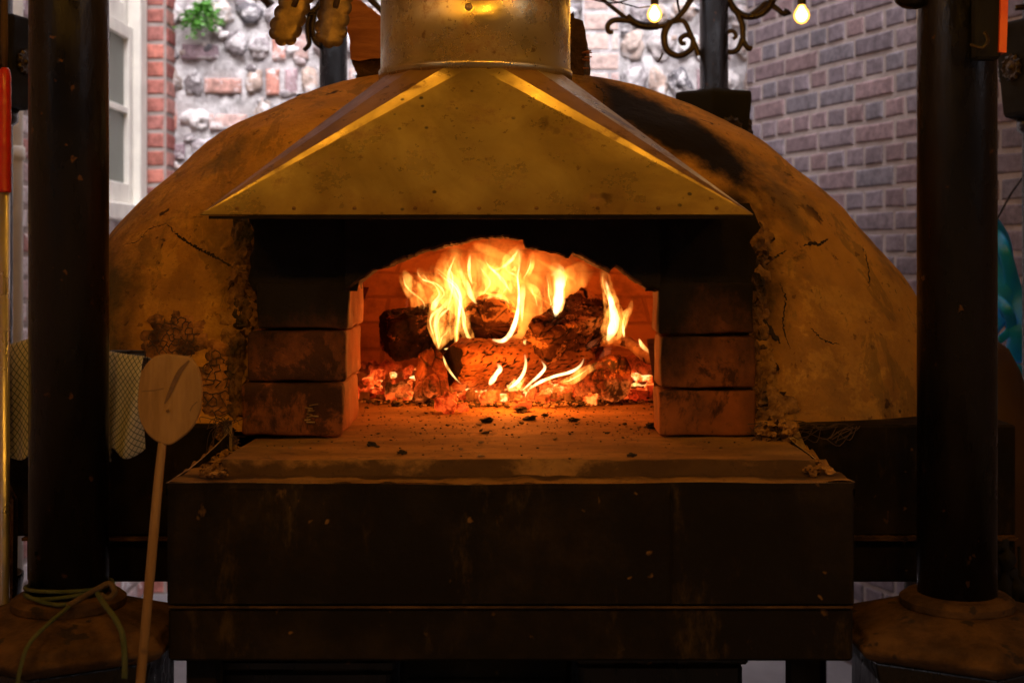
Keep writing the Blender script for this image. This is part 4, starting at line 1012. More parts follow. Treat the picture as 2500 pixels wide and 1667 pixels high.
T([(1120, 560, 10), (1090, 470, 30), (1130, 400, 40), (1110, 320, 20)], 3.02, 'fl_body', k=1.2)
# right hot
T([(1440, 600, 16), (1455, 550, 62), (1476, 470, 74), (1470, 390, 66), (1480, 330, 84), (1455, 280, 80), (1415, 258, 26)], 2.86, 'fl_hot', k=1.15)
T([(1450, 590, 16), (1468, 500, 52), (1476, 420, 48), (1482, 340, 60), (1450, 280, 40)], 2.85, 'fl_white', k=1.25)
T([(1422, 575, 10), (1412, 480, 26), (1404, 390, 28), (1395, 300, 18)], 2.90, 'fl_body', k=1.4)
T([(1770, 755, 22), (1806, 690, 84), (1828, 610, 84), (1812, 510, 66), (1790, 420, 50), (1772, 340, 44), (1745, 275, 16)], 2.82, 'fl_body', k=1.15)
T([(1785, 740, 18), (1815, 670, 64), (1832, 600, 60), (1815, 510, 40), (1790, 420, 26), (1772, 350, 12)], 2.81, 'fl_white')
T([(1890, 720, 10), (1884, 650, 28), (1898, 580, 34), (1930, 530, 22), (1942, 460, 5)], 2.86, 'fl_body', k=1.2)
T([(1892, 715, 8), (1884, 650, 16), (1896, 580, 15), (1938, 515, 10)], 2.85, 'fl_hot')
T([(1986, 722, 6), (2005, 765, 32), (2040, 800, 24), (2075, 835, 6)], 2.80, 'fl_hot', k=.9)
T([(1800, 760, 30), (1770, 830, 50), (1720, 900, 40), (1640, 1000, 30), (1590, 1050, 10)], 2.74, 'fl_red', k=1.2)
T([(1640, 800, 20), (1680, 760, 40), (1740, 730, 30)], 2.9, 'fl_red')
# small licks in front of the long log
T([(1030, 1020, 14), (1050, 990, 40), (1075, 950, 30), (1100, 915, 34), (1080, 878, 6)], 2.68, 'fl_white', k=1.0)
T([(1155, 1040, 8), (1205, 1005, 28), (1248, 945, 30), (1264, 880, 24), (1256, 818, 12)], 2.665, 'fl_white', k=.8)
T([(1235, 1058, 6), (1300, 1000, 20), (1358, 948, 28), (1386, 905, 24), (1358, 858, 5)], 2.665, 'fl_white', k=.8)
T([(1205, 1062, 5), (1240, 1000, 12), (1295, 940, 10)], 2.67, 'fl_body', k=1.5)
T([(1275, 1052, 8), (1345, 1005, 26), (1440, 965, 24), (1550, 935, 26), (1612, 895, 22), (1638, 840, 4)], 2.665, 'fl_white', k=.8)
T([(1480, 1000, 10), (1560, 985, 40), (1640, 930, 40), (1760, 870, 14)], 2.67, 'fl_body', k=1.1)
T([(735, 830, 8), (760, 900, 26), (810, 970, 14), (860, 1020, 6)], 2.74, 'fl_hot', k=.7)
T([(740, 790, 12), (860, 780, 9), (960, 782, 6)], 2.84, 'fl_hot', k=.8)
T([(520, 972, 6), (550, 968, 22), (580, 960, 8)], 2.9, 'fl_hot', k=.8)
T([(1915, 1030, 8), (1960, 1015, 30), (2010, 1020, 8)], 2.86, 'fl_hot', k=.8)
T([(960, 900, 10), (940, 820, 50), (880, 780, 60), (820, 700, 40)], 2.74, 'fl_red')

# ------------------------------------------------------------------ front posts on pedestals
def front_post(xc, label):
    e = empty('iron_post', (xc, 2.0, 0), label, 'post', 'iron posts either side of the oven')
    b = MB(); b.lathe([(.0575, .865), (.0575, 3.0)], (xc, 2.0, 0), 64, cap=True); b.build('shaft', M['iron'], e, True)
    b = MB(); b.lathe([(.080, .884), (.083, .890), (.083, .899), (.074, .906), (.060, .908)], (xc, 2.0, 0), 48); b.build('collar', M['dusty'], e, 'angle')
    b = MB(); b.lathe([(.168, .830), (.186, .838), (.194, .846), (.194, .852), (.184, .856), (.178, .866), (.172, .868), (.140, .876), (.095, .888)], (xc, 1.995, 0), 6, rot=math.pi/6+math.pi/3); b.build('base_plate', M['dusty'], e, bevel=.003)
    b = MB(); b.lathe([(.20, 0), (.20, .1), (.16, .13), (.16, .80), (.168, .829)], (xc, 1.995, 0), 6, rot=math.pi/6+math.pi/3); b.build('pedestal', M['iron'], e, bevel=.003)
    return e
front_post((168.5-1250)*2.0/F, 'thick black iron post with twine round its foot, left of the oven')
front_post((2336-1250)*2.0/F, 'thick black iron post with dusty foot, right of the oven')
# lamp columns behind and beside
def lathe_hexbox(b, c, r0, r1, z0, z1, rot): b.lathe([(r0*.5, z0-.012), (r0*.94, z0-.010), (r0, z0), (r1, z1-.01), (r1*1.0, z1), (r1*.96, z1+.006), (r1*.4, z1+.012)], (c[0], c[1], 0), 6, rot=rot)
def column(px, Y, rp, ztop, hbox, rbox, rot, label, scrolls, drops=True):
    xc = (px-1250)*Y/F; e = empty('lamp_column', (xc, Y, 0), label, 'column', 'dark iron columns with boxed collars')
    b = MB(); b.lathe([(rp*1.3, 0), (rp*1.3, .2), (rp, .24), (rp, ztop-hbox-.05), (rp*1.35, ztop-hbox-.04), (rp*1.35, ztop-hbox-.012)], (xc, Y, 0), 24); b.build('lower_shaft', M['iron'], e, True)
    b = MB(); b.lathe([(rp*1.25, ztop), (rp*1.25, ztop+.015), (rp, ztop+.02), (rp, 3.0)], (xc, Y, 0), 24); b.build('upper_shaft', M['iron'], e, True)
    b = MB(); lathe_hexbox(b, (xc, Y), rbox*.80, rbox, ztop-hbox, ztop, rot); bo = b.build('collar_box', M['iron2'], e, bevel=.003)
    for k in range(6):
        a = rot+math.pi/6+k*math.pi/3; rr_ = rbox*.866*.905; c = Vector((xc+math.cos(a)*rr_, Y+math.sin(a)*rr_, ztop-hbox*.5)); nrm = Vector((math.cos(a), math.sin(a), -.06)).normalized(); tx = Vector((-math.sin(a), math.cos(a), 0)); up = nrm.cross(tx)
        b = MB(); K = 36; rad = rbox*.30
        for r_, h_ in ((1.0, 0), (1.0, .003), (.8, .008), (.55, .005), (.3, .007), (.12, .012)):
            for i in range(K):
                t = 2*math.pi*i/K; w_ = rad*r_*(1+.10*math.cos(12*t)*(r_ > .5)); b.v.append(tuple(c+tx*math.cos(t)*w_+up*math.sin(t)*w_+nrm*(h_+.0015)))
        for j in range(5):
            for i in range(K): b.f.append((j*K+i, j*K+(i+1) % K, (j+1)*K+(i+1) % K, (j+1)*K+i)); b.c.append(None); b.m.append(0)
        b.f.append(tuple(5*K+i for i in range(K))); b.c.append(None); b.m.append(0)
        b.build('rosette', M['brassy'], bo)
    for sc_ in scrolls:
        b = MB()
        for pts, r0, r1 in sc_:
            q = cr([tuple(P(x, y, Y-.0)) for x, y in pts], 7); n_ = len(q); b.tube(q, [r0+(r1-r0)*i/(n_-1) for i in range(n_)], 8)
        b.build('scroll_bracket', M['brassy'], e, True)
    return e
rscroll = [[([(1440, -30), (1472, 0), (1521, 39), (1545, 56), (1599, 66), (1640, 54), (1668, 28), (1690, -6), (1706, -30)], .005, .009),
            ([(1540, 52), (1527, 50), (1499, 50), (1484, 62), (1486, 78), (1497, 79)], .009, .006), ([(1530, 40), (1548, 55), (1575, 64), (1606, 63)], .010, .012),
            ([(1637, 52), (1622, 83), (1627, 120), (1655, 137), (1686, 122), (1692, 98), (1678, 86), (1662, 94), (1664, 106), (1674, 106)], .010, .006),
            ([(1640, 55), (1668, 52), (1684, 80), (1700, 120), (1706, 136)], .006, .008), ([(1618, 130), (1610, 148), (1603, 152)], .003, .002), ([(1650, -20), (1657, 20), (1662, 40)], .004, .003)],
           [([(1775, -10), (1792, 22), (1820, 40), (1852, 36), (1875, 18), (1890, -10)], .009, .012), ([(1835, 38), (1855, 22), (1872, 8), (1896, 22), (1912, 34), (1920, 34)], .010, .006), ([(1912, 30), (1922, 34), (1924, 38)], .012, .010),
            ([(1800, 30), (1812, 62), (1815, 100), (1828, 120), (1834, 114)], .009, .006), ([(1814, 92), (1800, 122), (1778, 127), (1766, 108), (1770, 84), (1788, 76), (1797, 88), (1790, 96)], .008, .005)]]
column(1743, 3.6, .0385, 1.846, .20, .115, math.pi/6-.18, 'dark column with scrolled bracket and boxed collar, right behind the dome', rscroll)
lscroll = [[([(800, -20), (776, 18), (753, 50), (752, 86), (755, 108), (742, 124)], .010, .006), ([(776, 18), (764, 60), (768, 98), (786, 116), (806, 118)], .007, .007), ([(700, -25), (720, 10), (750, 32), (776, 20)], .006, .01)],
           [([(610, -20), (640, -5), (655, 8), (660, 14)], .008, .014), ([(895, -10), (925, 20), (940, 40)], .010, .006)]]
column(814, 3.6, .0375, 1.838, .20, .112, math.pi/6+.12, 'dark column with scroll and boxed collar, left behind the dome', lscroll)
column(-8, 3.15, .036, 1.965, .195, .095, .25, 'dark column with boxed collar at the far left edge', [])
column(2535, 3.15, .036, 1.955, .205, .100, -.12, 'dark column with gilt rosette box at the far right edge', [[([(2600, -60), (2560, -10), (2510, 14), (2478, 20)], .008, .007)]])
# festoon lights: a string behind and a string hung over the front of the stall
def bulb_at(e, c, r=.022):
    b = MB(); b.lathe([(.003, -r*1.05), (r*.55, -r*.88), (r*.9, -r*.45), (r, 0), (r*.86, r*.5), (r*.55, r*.95), (r*.42, r*1.3)], c, 24); b.build('bulb', M['bulb'], e, True)
    b = MB(); b.lathe([(r*.46, r*1.2), (r*.52, r*1.3), (r*.52, r*2.6), (r*.3, r*2.9)], c, 16); b.build('socket', M['iron'], e, True)
def lamp(c, pw, rad=.03, col=(1, .45, .035)):
    l = bpy.data.lights.new('bulb_light', 'POINT'); l.energy = pw; l.color = col; l.shadow_soft_size = rad
    o = bpy.data.objects.new('bulb_light', l); COL.objects.link(o); o.location = c; return o
e = empty('string_lights', P(1780, -60, 3.35), 'string of two warm round bulbs hanging before the right column', 'string lights')
c1, c2 = P(1598, 36, 3.35), P(1957, 38, 3.35); bulb_at(e, c1, .0195); bulb_at(e, c2, .021)
q = cr([tuple(P(1400, -15, 3.35)), tuple(P(1500, 8, 3.35)), tuple(P(1598, -22, 3.35)), tuple(P(1760, -10, 3.35)), tuple(P(1957, -24, 3.35)), tuple(P(2200, -60, 3.35))], 8)
b = MB(); b.tube(q, .0022, 6); b.tube([tuple(P(1480, -2, 3.35)), tuple(P(1560, 20, 3.35)), tuple(P(1590, 16, 3.35))], .0018, 6); b.build('cable', M['iron'], e)
lamp(c1-Vector((0, .03, .02)), .35, .02); lamp(c2-Vector((0, .03, .02)), .35, .02)
e = empty('string_lights', (0, .9, 2.45), 'string of warm round bulbs hung over the front of the stall', 'string lights')
spots = [(-.86, .95, 1.93), (-.40, .45, 2.13), (.40, .45, 2.13), (.92, .95, 1.93)]
for c in spots: bulb_at(e, c, .03)
b = MB(); b.tube(cr([(-1.6, 1.2, 2.35), (-.86, .95, 2.01), (-.4, .45, 2.21), (.4, .45, 2.21), (.92, .95, 2.01), (1.7, 1.2, 2.35)], 6), .003, 6); b.build('cable', M['iron'], e)
for c in spots: lamp(Vector(c), 38.0 if abs(c[0]) < .5 else 15.0, .034)
e = empty('string_lights', (0, 2.2, 2.6), 'unseen warm bulbs added above the steel hood for its bright bands', 'string lights')
over = [(-.80, 2.17, 2.50), (-.56, 2.23, 2.50), (-.32, 2.32, 2.50), (.16, 2.32, 2.50), (.40, 2.24, 2.50), (.66, 2.18, 2.50)]
for c in over: bulb_at(e, c, .03); lamp(Vector(c), 4.4, .034)  # unseen bulbs added where they reflect as bright bands in the hood
b = MB(); b.tube(cr([(-1.2, 2.1, 2.75), (-.80, 2.17, 2.58), (-.56, 2.23, 2.58), (-.32, 2.32, 2.58), (.16, 2.32, 2.58), (.40, 2.24, 2.58), (.66, 2.18, 2.58), (1.2, 2.1, 2.75)], 6), .003, 6); b.build('cable', M['iron'], e)

# ------------------------------------------------------------------ other things
# firewood behind the flue
def poly_log(name, outline, Y0, Y1, mats, label, side=1):
    b = MB(); n_ = len(outline); sm = []
    for i in range(n_):
        a, c = outline[i], outline[(i+1) % n_]; k = 4
        for j in range(k): sm.append((a[0]+(c[0]-a[0])*j/k+R.uniform(-1.2, 1.2), a[1]+(c[1]-a[1])*j/k+R.uniform(-1.2, 1.2)))
    base = [P(x, y, Y0) for x, y in sm]; n_ = len(base)
    for i in range(7):
        t = i/6; Y = Y0+(Y1-Y0)*t
        for q in base: b.v.append((q.x+.02*t+.003*nz((q.x, Y, q.z), 30), Y, q.z-.02*t+.003*nz((q.x, Y, q.z), 30, 5)))
    b.f.append(tuple(range(n_))); b.c.append(None); b.m.append(0); b.f.append(tuple(6*n_+i for i in range(n_))[::-1]); b.c.append(None); b.m.append(0)
    for i in range(6):
        for k in range(n_): b.f.append((i*n_+k, (i+1)*n_+k, (i+1)*n_+(k+1) % n_, i*n_+(k+1) % n_)); b.c.append(None); b.m.append(1)
    return tag(b.build(name, mats, None, False, loc=sum(base, Vector())/n_), label, 'firewood', 'split firewood on top of the dome')
poly_log('firewood', [(850, 6), (858, 0), (880, 2), (908, 22), (940, 44), (990, 60), (990, 145), (938, 142), (880, 150), (856, 146), (850, 90), (846, 40)], 2.74, 3.0, [M['wood_cut'], M['bark']], 'orange-brown split log with ringed cut face, left of the flue')
poly_log('firewood', [(856, 148), (880, 152), (938, 144), (990, 146), (990, 232), (866, 232), (864, 195), (870, 180)], 2.75, 3.02, [M['bark'], M['bark']], 'dark rough log under the ringed cut log, left of the flue')
poly_log('firewood', [(1340, 40), (1392, 34), (1399, 28), (1402, 42), (1424, 50), (1430, 80), (1431, 120), (1427, 200), (1340, 205)], 2.66, 2.86, [M['bark'], M['bark']], 'dark barky log just right of the flue')
b = MB(); c = P(1434, 148, 2.66)
for k in range(8): d = Vector((R.uniform(-.003, .004), -.002, R.uniform(-.016, .016))); b.tube([c+d-Vector((.008, 0, 0)), c+d+Vector((R.uniform(.002, .008), -.004, R.uniform(-.004, .004)))], .0015, 4)
tag(b.build('bark_splinters', M['wood_cut']), 'orange splinters sticking out of the barky log', 'splinters', kind='stuff')
# tongs with scalloped blades, hung from a utensil rail on the flue
rail = MB(); zr = 2.0; rail.tube([(-.236, 2.30, zr), (-.62, 2.30, zr)], .006, 10); rail.tube([(-.236, 2.30, zr), (-.19, 2.33, zr)], .006, 8); rail.build('utensil_rail', M['iron'], fo)
def scallop(xt, yt, xb, yb, wd, Y, tilt, label, nlobe=5):
    p0, p1 = P(xt, yt, Y), P(xb, yb, Y); ax = (p1-p0); L = ax.length; ax.normalize(); side = Vector((ax.z, 0, -ax.x))*-1; side = (side*math.cos(tilt)+Vector((0, 1, 0))*math.sin(tilt)).normalized(); nr = ax.cross(side)
    e = empty('tongs', p0, label, 'tongs', 'scalloped serving tongs'); w_ = wd*Y/F/2*.86; out = []; Ls = L-w_; per = 2*Ls+math.pi*w_; nl = 2*nlobe+1; N_ = nl*12
    for i in range(N_+1):
        t = i/N_*per; am = .0045*abs(math.sin(math.pi*i/12))**.7
        if t < Ls: x, d, nx1, nd = -w_, t, -1, 0
        elif t < Ls+math.pi*w_:
            a = (t-Ls)/w_; nx1, nd = -math.cos(a), math.sin(a); x, d = nx1*w_, Ls+nd*w_
        else: x, d, nx1, nd = w_, per-t, 1, 0
        out.append((x+nx1*am, d+nd*am))
    b = MB(); n1 = len(out)
    for lay, cc in ((0, 0), (1, .0012)):
        for ring_ in (0, .5, 1.0):
            for (x, d) in out:
                di = min(d, Ls); b.v.append(tuple(p0+side*x*ring_+ax*(di+(d-di)*ring_)+nr*(cc-.002*(1-ring_**2))))
    for lay in (0, 1):
        for q_ in (0, 1):
            for i in range(n1-1):
                o = lay*3*n1+q_*n1; f = (o+i, o+i+1, o+n1+i+1, o+n1+i); b.f.append(f if lay else f[::-1]); b.c.append(None); b.m.append(0)
    for i in range(n1-1): b.f.append((2*n1+i, 2*n1+i+1, 5*n1+i+1, 5*n1+i)); b.c.append(None); b.m.append(0)
    b.build('blade', M['tongsteel'], e, True)
    h = MB(); pt = p0-ax*.22; h.tube([p0+ax*L*.35+nr*.004, p0-ax*.02+nr*.003, pt], [.0045, .006, .006], 8, flat=.5); h.build('handle', M['tongsteel'], e, True)
    h = MB(); tp = Vector((pt.x, 2.30, zr)); h.tube([pt, (pt+tp)/2, tp+Vector((0, 0, .008))], .002, 6); h.build('hook', M['iron'], e)
    return e
scallop(734, -30, 684, 106, 78, 2.28, .12, 'dark scalloped serving tong hanging furthest from the flue')
scallop(828, -30, 800, 112, 80, 2.28, .35, 'golden lit scalloped serving tong hanging nearer the flue')
# tool with red grip at left edge
e = empty('oven_brush', P(8, 1100, 2.05), 'long metal-shafted tool with red plastic grip at the far left edge', 'oven tool')
b = MB(); r_ = 15*2.05/F; c = P(12, 0, 2.05).x
b.lathe([(r_*.9, P(0, 470, 2.05).z), (r_*1.05, P(0, 468, 2.05).z)]+[(r_*(1+.03*math.sin(i*1.3)), P(0, 465-i*7, 2.05).z) for i in range(40)]+[(r_*.8, P(0, 172, 2.05).z), (r_*.5, P(0, 166, 2.05).z)], (c, 2.05, 0), 24); b.build('grip', M['red'], e, True)
b = MB(); b.tube([(c+.0, 2.05, P(0, 470, 2.05).z), (c-.002, 2.05, .25)], r_*.82, 20); b.build('shaft', M['alu'], e, True)
b = MB(); b.tube([(c, 2.05, P(0, 168, 2.05).z), (c-.001, 2.05, P(0, 100, 2.05).z), (c, 2.05, P(0, -300, 2.05).z)], [.004, .006, .004], 8); b.build('hang_loop', M['darkbrown'], e, True)
b = MB(); b.box((c-.06, 2.03, .02), (c+.06, 2.08, .26), None, .01); b.build('brush_head', M['darkbrown'], e)
# small wooden peel
Yp = 1.80; e = empty('wooden_peel', P(345, 1667, Yp), 'small round wooden peel with a dark burn stripe, standing left of the tray', 'peel')
ol = [(335, 975), (339, 925), (352, 893), (374, 872), (404, 865), (438, 869), (462, 874), (480, 897), (490, 935), (491, 975), (486, 1010), (468, 1045), (444, 1068), (415, 1085), (385, 1078), (360, 1058), (343, 1030), (336, 1000)]
ol = cr(ol+[ol[0]], 5)[:-1]; b = MB(); n_ = len(ol)
for Y, s_ in ((Yp, .97), (Yp+.0015, 1), (Yp+.007, 1), (Yp+.0085, .97)):
    for (x, y) in ol:
        q = P(413+(x-413)*s_, 975+(y-975)*s_, Yp); b.v.append((q.x, Y+(q.z-1.2)*.06, q.z))
for l in range(3):
    for k in range(n_): b.f.append((l*n_+k, l*n_+(k+1) % n_, (l+1)*n_+(k+1) % n_, (l+1)*n_+k)); b.c.append(None); b.m.append(0)
b.f.append(tuple(range(n_))[::-1]); b.c.append(None); b.m.append(0); b.f.append(tuple(3*n_+k for k in range(n_))); b.c.append(None); b.m.append(0)
bl_ = b.build('blade', M['peelwood'], e, 'angle')
b = MB()
st_ = cr([(462, 880, 4), (440, 905, 11), (425, 935, 12), (412, 965, 9), (402, 985, 3)], 5)
b.tube([P(x, y, Yp+(P(x, y, Yp).z-1.2)*.06-.0012) for x, y, w_ in st_], [w_*Yp/F*.5 for x, y, w_ in st_], 8, flat=.08); b.tube([P(408, 1000, Yp-.0015), P(411, 1006, Yp-.0015)], .002, 6)
for pts in ([(345, 955), (375, 953), (400, 948)], [(464, 1003), (470, 990), (482, 980)]):
    b.tube([P(x, y, Yp+(P(x, y, Yp).z-1.2)*.06-.0004) for x, y in pts], .0006, 5, flat=.5)
b.build('burn_mark', M['burn'], bl_)
q = [P(397, 1075, Yp+.004), P(386, 1180, Yp+.001), P(372, 1340, Yp), P(344, 1650, Yp)]; d_ = (q[3]-q[2]).normalized()
for k in (.25, .5, .75, 1): q.append(q[3]+d_*(q[3].z/-d_.z)*k)
b = MB(); q = cr([tuple(k) for k in q], 6); b.tube(q, [.0064*(.85+.15*min(1, i/10)) for i in range(len(q))], 14); b.build('handle', M['peelwood'], e, True)
# towel on a rail fixed to the left post
def cloth(seed):
    b = MB(); nx_, ny_ = 90, 70; Yc = 2.10
    xa, xb = -.845, P(352, 0, Yc).x
    for j in range(ny_+1):
        for i in range(nx_+1):
            u, v = i/nx_, j/ny_
            x = xa+(xb-xa)*u
            top = 1.272+.012*math.sin(u*5+.6)-.03*max(0, u-.8)*5*.4-.035*max(0, .35-u)/.35
            bot = 1.10+(.010*math.sin(u*19))+(.006 if u > .78 else -.018 if u > .66 else 0)+.012*(u < .2)
            s_ = v*1.25-.25
            if s_ < 0: z = top-.002-.10*(s_/.25)**2*.3; y = Yc+.10*(-s_/.25)
            else:
                z = top+(bot-top)*s_; y = Yc-.018*math.sqrt(min(1, s_*5))+.014*math.sin(u*17+s_*3+.8*math.sin(u*7))*s_+.006*math.sin(u*41+s_*5)*s_
            x += .022*s_*math.sin(u*3+1)*(1 if u > .5 else .3)+(.018*s_ if u > .7 else 0)
            b.v.append((x, y, z)); b.uv[len(b.v)-1] = (u*34+.8*s_, v*30)
    for j in range(ny_):
        for i in range(nx_):
            a = j*(nx_+1)+i; b.f.append((a, a+nx_+1, a+nx_+2, a+1)); b.c.append(None); b.m.append(0)
    return tag(b.build('tea_towel', M['cloth'], None, True, solid=.0018), 'cream tea towel with dark diamond lattice draped behind the left post', 'towel')
cloth(1)
b = MB(); b.tube([(-.86, 2.135, 1.252), (-.585, 2.135, 1.252)], .008, 10); b.tube([(-.66, 2.135, 1.252), (-.66, 2.055, 1.252)], .008, 8)
tag(b.build('towel_rail', M['iron'], None, True), 'short iron rail under the tea towel on the left post', 'rail')
# twine round the left post's foot
e = empty('twine', (-.661, 2.0, .92), 'green garden twine knotted round the foot of the left post', 'twine')
b = MB(); q = []
for i in range(60):
    a = math.pi/2+i/59*4*math.pi; q.append((-.661+.0625*math.cos(a), 2.0+.0625*math.sin(a), .912+.004*math.sin(a*1.3)+.010*i/59))
b.tube(q, .003, 7)
b.build('loop', M['rope'], e, True)
K0 = (165, 1476)
def rp(pts, r, m, nm): 
    b = MB(); b.tube(cr([tuple(P(x, y, Y)) for x, y, Y in pts], 8), r, 8); return b.build(nm, M[m], e, True)
rp([(62, 1452, 1.93), (100, 1468, 1.925), (140, 1476, 1.92), (168, 1478, 1.91), (120, 1520, 1.86), (75, 1565, 1.79), (55, 1610, 1.775), (42, 1680, 1.77), (38, 1800, 1.77)], .0030, 'rope', 'tail')
rp([(165, 1478, 1.91), (205, 1456, 1.91), (240, 1436, 1.90), (268, 1424, 1.90), (280, 1445, 1.89), (262, 1460, 1.89), (245, 1450, 1.89)], .0042, 'ropetail', 'knot')
rp([(238, 1448, 1.90), (255, 1475, 1.86), (278, 1505, 1.82), (298, 1545, 1.79), (304, 1600, 1.785), (304, 1655, 1.785)], .0040, 'rope', 'tail')
# dark case and orange strip hung on the right post
e = empty('hanging_clipboard', P(2405, 60, 1.93), 'black hanging case with bright orange edge on the right post', 'case')
x0 = P(2375, 0, 1.92).x; x1 = P(2436, 0, 1.92).x
b = MB(); b.box((x0, 1.905, P(0, 148, 1.92).z), (x1, 1.93, 2.25), None, .004); b.build('case', M['iron2'], e)
b = MB(); q0, q1 = P(2434, 130, 1.91), P(2462, 0, 1.91)
b.add([(P(2433, 0, 1.91).x, 1.90, P(0, 130, 1.91).z), (P(2451, 0, 1.91).x, 1.90, P(0, 132, 1.91).z), (P(2478, -150, 1.91).x, 1.90, 2.15), (P(2459, -150, 1.91).x, 1.90, 2.15)]+
      [(P(2433, 0, 1.91).x, 1.93, P(0, 130, 1.91).z), (P(2451, 0, 1.91).x, 1.93, P(0, 132, 1.91).z), (P(2478, -150, 1.91).x, 1.93, 2.15), (P(2459, -150, 1.91).x, 1.93, 2.15)], [(0,1,2,3),(7,6,5,4),(0,4,5,1),(1,5,6,2),(2,6,7,3),(3,7,4,0)]); b.build('orange_strip', M['orange'], e)
b = MB(); b.tube(cr([tuple(P(2370, 110, 1.90)), tuple(P(2398, 118, 1.885)), tuple(P(2412, 100, 1.885)), tuple(P(2404, 80, 1.895))], 6), .0025, 7); b.build('hook', M['brassy'], e, True)
b = MB(); v, f = ico(.028, 2, 0, (1, .8, .7)); c = P(2228, -8, 1.99); b.add([c+q for q in v], f); b.tube([c, Vector((.61, 2.0, c.z))], .008, 8)
tag(b.build('post_knob', M['iron'], None, True), 'rounded black iron knob near the top of the right post', 'knob')
# blue plastic sheet on the right
e = empty('blue_plastic_sheet', P(2450, 900, 3.5), 'bright blue folded plastic sheeting hanging by the right wall', 'plastic sheet')
def strap(pts, Y, dep, nm):
    b = MB(); q = cr([(x, y, w_) for x, y, w_ in pts], 8); sc = Y/F
    b.tube([P(x, y, Y+.02*math.sin(i*.3)) for i, (x, y, w_) in enumerate(q)], [w_*sc*.5 for x, y, w_ in q], 12, flat=dep); return b.build(nm, M['blue'], e, True)
strap([(2238, 528, 8), (2300, 520, 40), (2380, 545, 80), (2425, 600, 90), (2440, 680, 75), (2462, 740, 60), (2478, 800, 50)], 3.5, .25, 'upper_fold')
strap([(2380, 560, 20), (2432, 575, 30), (2455, 620, 30), (2475, 700, 36), (2492, 770, 48), (2490, 830, 60), (2470, 880, 44)], 3.46, .3, 'edge_fold')
strap([(2380, 720, 50), (2430, 730, 30), (2460, 760, 28), (2468, 800, 24), (2440, 830, 20)], 3.44, .3, 'loop_fold')
strap([(2350, 780, 120), (2430, 775, 110), (2455, 790, 30)], 3.52, .3, 'pouch')
strap([(2400, 840, 30), (2440, 880, 34), (2480, 905, 40), (2540, 930, 46), (2600, 950, 50)], 3.45, .3, 'lower_fold')
b = MB(); b.tube([P(2420, 560, 3.5), P(2470, 470, 3.62), P(2560, 350, 4.0)], .003, 6); b.build('tie', M['iron'], e)
# dark domed bin right of the base
c = (P(2392, 0, 2.95).x, 2.95, 0)
b = MB(); b.lathe([(.16, 0), (.165, .5), (.155, .86), (.135, 1.0), (.105, 1.09), (.085, 1.16), (.06, 1.21), (.03, 1.232), (.004, 1.236)], c, 40); tag(b.build('gas_bottle', M['darkbrown'], None, True), 'dark brown cylinder with a domed top behind the right post', 'cylinder')
# bucket bottom-left and orange-brown board
c = P(-40, 1430, 2.3); b = MB(); zb_ = P(0, 1400, 2.3).z
b.lathe([(.045, 0), (.052, zb_-.03), (.056, zb_-.01), (.056, zb_), (.052, zb_), (.048, zb_-.02)], (c.x+.01, 2.3, 0), 32, cap=False); b.lathe([(.046, zb_-.012), (.0, zb_-.012)], (c.x+.01, 2.3, 0), 32, cap=False)
tag(b.build('ash_bin', M['iron'], None, True), 'dark round bin at the bottom left edge', 'bin')
b = MB(); q = P(0, 1300, 2.15); b.add([(q.x-.03, 2.15, 0), (q.x+.012, 2.15, 0), (q.x+.018, 2.16, q.z+.05), (q.x+.0, 2.16, q.z+.08), (q.x-.03, 2.17, 0), (q.x+.012, 2.17, 0), (q.x+.018, 2.18, q.z+.05), (q.x+.0, 2.18, q.z+.08)], [(0,1,2,3),(7,6,5,4),(0,4,5,1),(1,5,6,2),(2,6,7,3),(3,7,4,0)])
tag(b.build('board', M['bark']), 'brown wooden board upright at the left end of the oven base', 'board')
# gloves / hoses hanging at the right of the base
for i, (x, y) in enumerate(((2450, 1350), (2472, 1420), (2495, 1440))):
    b = MB(); b.tube(cr([tuple(P(x-6, y-20, 2.16)), tuple(P(x+10, y, 2.15)), tuple(P(x+4, y+60, 2.15)), tuple(P(x+12, y+130, 2.16))], 6), [.010+.005*math.sin(k) for k in range(19)], 10)
    b.tube([P(x-6, y-20, 2.16), P(x-6, 1335, 2.198)], .003, 6)
    tag(b.build('hanging_cloth', M['iron2'], None, True), ('dark rag hanging nearest the right post', 'dark rag hanging between two others right of the post', 'dark rag hanging at the right edge')[i], 'rag', 'rags hanging from the base')
# things on the shelf below
rr = random.Random(41)
for i, (xa, xb, h_, ya, lb, mt) in enumerate(((-.44, -.18, .46, 2.0, 'dark crate at the left end under the oven', 'iron'), (-.17, .09, .49, 2.02, 'dark box left of centre under the oven', 'steel'), (.10, .345, .47, 2.0, 'dark box right of centre under the oven', 'iron'))):
    e = empty('storage_crate', ((xa+xb)/2, ya+.2, .33), lb, 'crate', 'dark crates under the oven')
    b = MB(); b.box((xa, ya, .332), (xb, ya+.5, .332+h_), None, .008)
    for k in range(3): b.box((xa+.01, ya-.012, .36+k*h_/3.2), (xb-.01, ya-.001, .36+k*h_/3.2+h_/4.5), None, .003)
    b.build('body', M[mt], e)
    b = MB(); b.box((xa-.006, ya-.014, .332+h_+.001), (xb+.006, ya+.51, .332+h_+.018), None, .004); b.build('lid', M[mt], e)
for i in range(3):
    q0 = P(650+i*22, 1700, 1.98); b = MB(); p0 = P(620+i*60, 1720, 1.97); p1 = P(760+i*50, 1622, 2.05); b.tube([p0, p1, p1+(p1-p0)*.4], .005, 8); b.tube([p0, p0-(p1-p0)*1.2], .006, 8)
    tag(b.build('fire_poker', M['darkbrown'], None, True), ('leftmost', 'middle', 'rightmost')[i]+' slanting iron poker under the tray', 'poker', 'pokers under the tray')

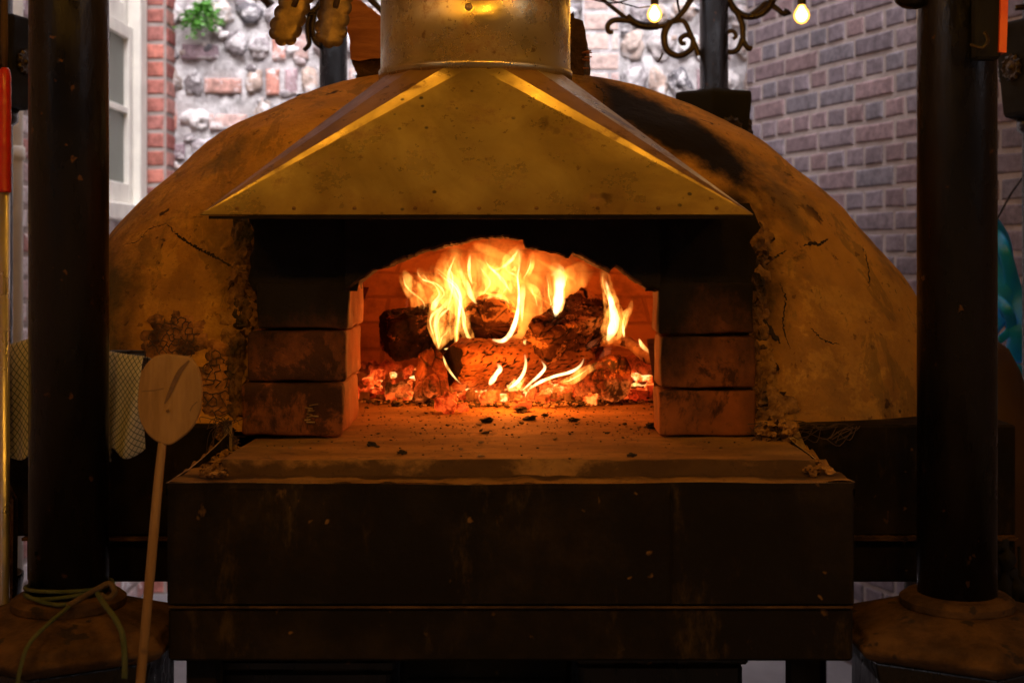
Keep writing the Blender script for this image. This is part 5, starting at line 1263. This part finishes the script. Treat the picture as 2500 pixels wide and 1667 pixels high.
# ------------------------------------------------------------------ light
def fl(loc, pw, rad, col=(1, .22, .022)):
    l = bpy.data.lights.new('fire_light', 'POINT'); l.energy = pw; l.color = col; l.shadow_soft_size = rad
    o = bpy.data.objects.new('fire_light', l); COL.objects.link(o); o.location = loc
fl((-.08, 2.96, 1.32), 2.6, .06); fl((.08, 3.00, 1.32), 2.1, .06); fl((0, 2.62, 1.20), 2.3, .05); fl((.20, 2.70, 1.20), .35, .03); fl((-.2, 2.70, 1.19), .35, .03)
SUN = (math.radians(50), math.radians(176))
W = bpy.data.worlds.new('World'); S.world = W; W.use_nodes = True; t = W.node_tree; t.nodes.clear()
sk = t.nodes.new('ShaderNodeTexSky'); sk.sky_type = 'NISHITA'; sk.sun_disc = False; sk.sun_elevation = SUN[0]; sk.sun_rotation = SUN[1]; sk.air_density = 1.0; sk.dust_density = 5
hs = t.nodes.new('ShaderNodeHueSaturation'); hs.inputs['Saturation'].default_value = .12
mx = t.nodes.new('ShaderNodeMix'); mx.data_type = 'RGBA'; mx.blend_type = 'MULTIPLY'; mx.inputs[0].default_value = 1; mx.inputs[7].default_value = (1.0, .93, 1.0, 1)
bg = t.nodes.new('ShaderNodeBackground'); bg.inputs[1].default_value = .15; ow = t.nodes.new('ShaderNodeOutputWorld')
t.links.new(sk.outputs[0], hs.inputs['Color']); t.links.new(hs.outputs[0], mx.inputs[6]); t.links.new(mx.outputs[2], bg.inputs[0]); t.links.new(bg.outputs[0], ow.inputs[0])
l = bpy.data.lights.new('sun', 'SUN'); l.energy = 1.35; l.angle = math.radians(25); l.color = (1, .96, .95)
o = bpy.data.objects.new('sun', l); COL.objects.link(o)
el, az = SUN; d = Vector((math.sin(az)*math.cos(el), math.cos(az)*math.cos(el), math.sin(el)))
o.rotation_euler = (-d).to_track_quat('-Z', 'Y').to_euler()
cam = bpy.data.cameras.new('camera'); co = bpy.data.objects.new('camera', cam); COL.objects.link(co); S.camera = co
co.location = (0, 0, EYE); co.rotation_euler = (math.pi/2, 0, 0); cam.sensor_width = 36; cam.lens = 36*F/2500; cam.shift_y = -(833.5-HZ)/2500
cam.clip_end = 200; cam.dof.use_dof = True; cam.dof.focus_distance = 2.25; cam.dof.aperture_fstop = 5.6
S.view_settings.view_transform = 'Standard'; S.view_settings.look = 'None'; S.view_settings.exposure = 1.15; S.view_settings.gamma = 1
S.cycles.transparent_max_bounces = 96; S.cycles.max_bounces = 8; S.cycles.use_denoising = True; S.cycles.sample_clamp_indirect = 4
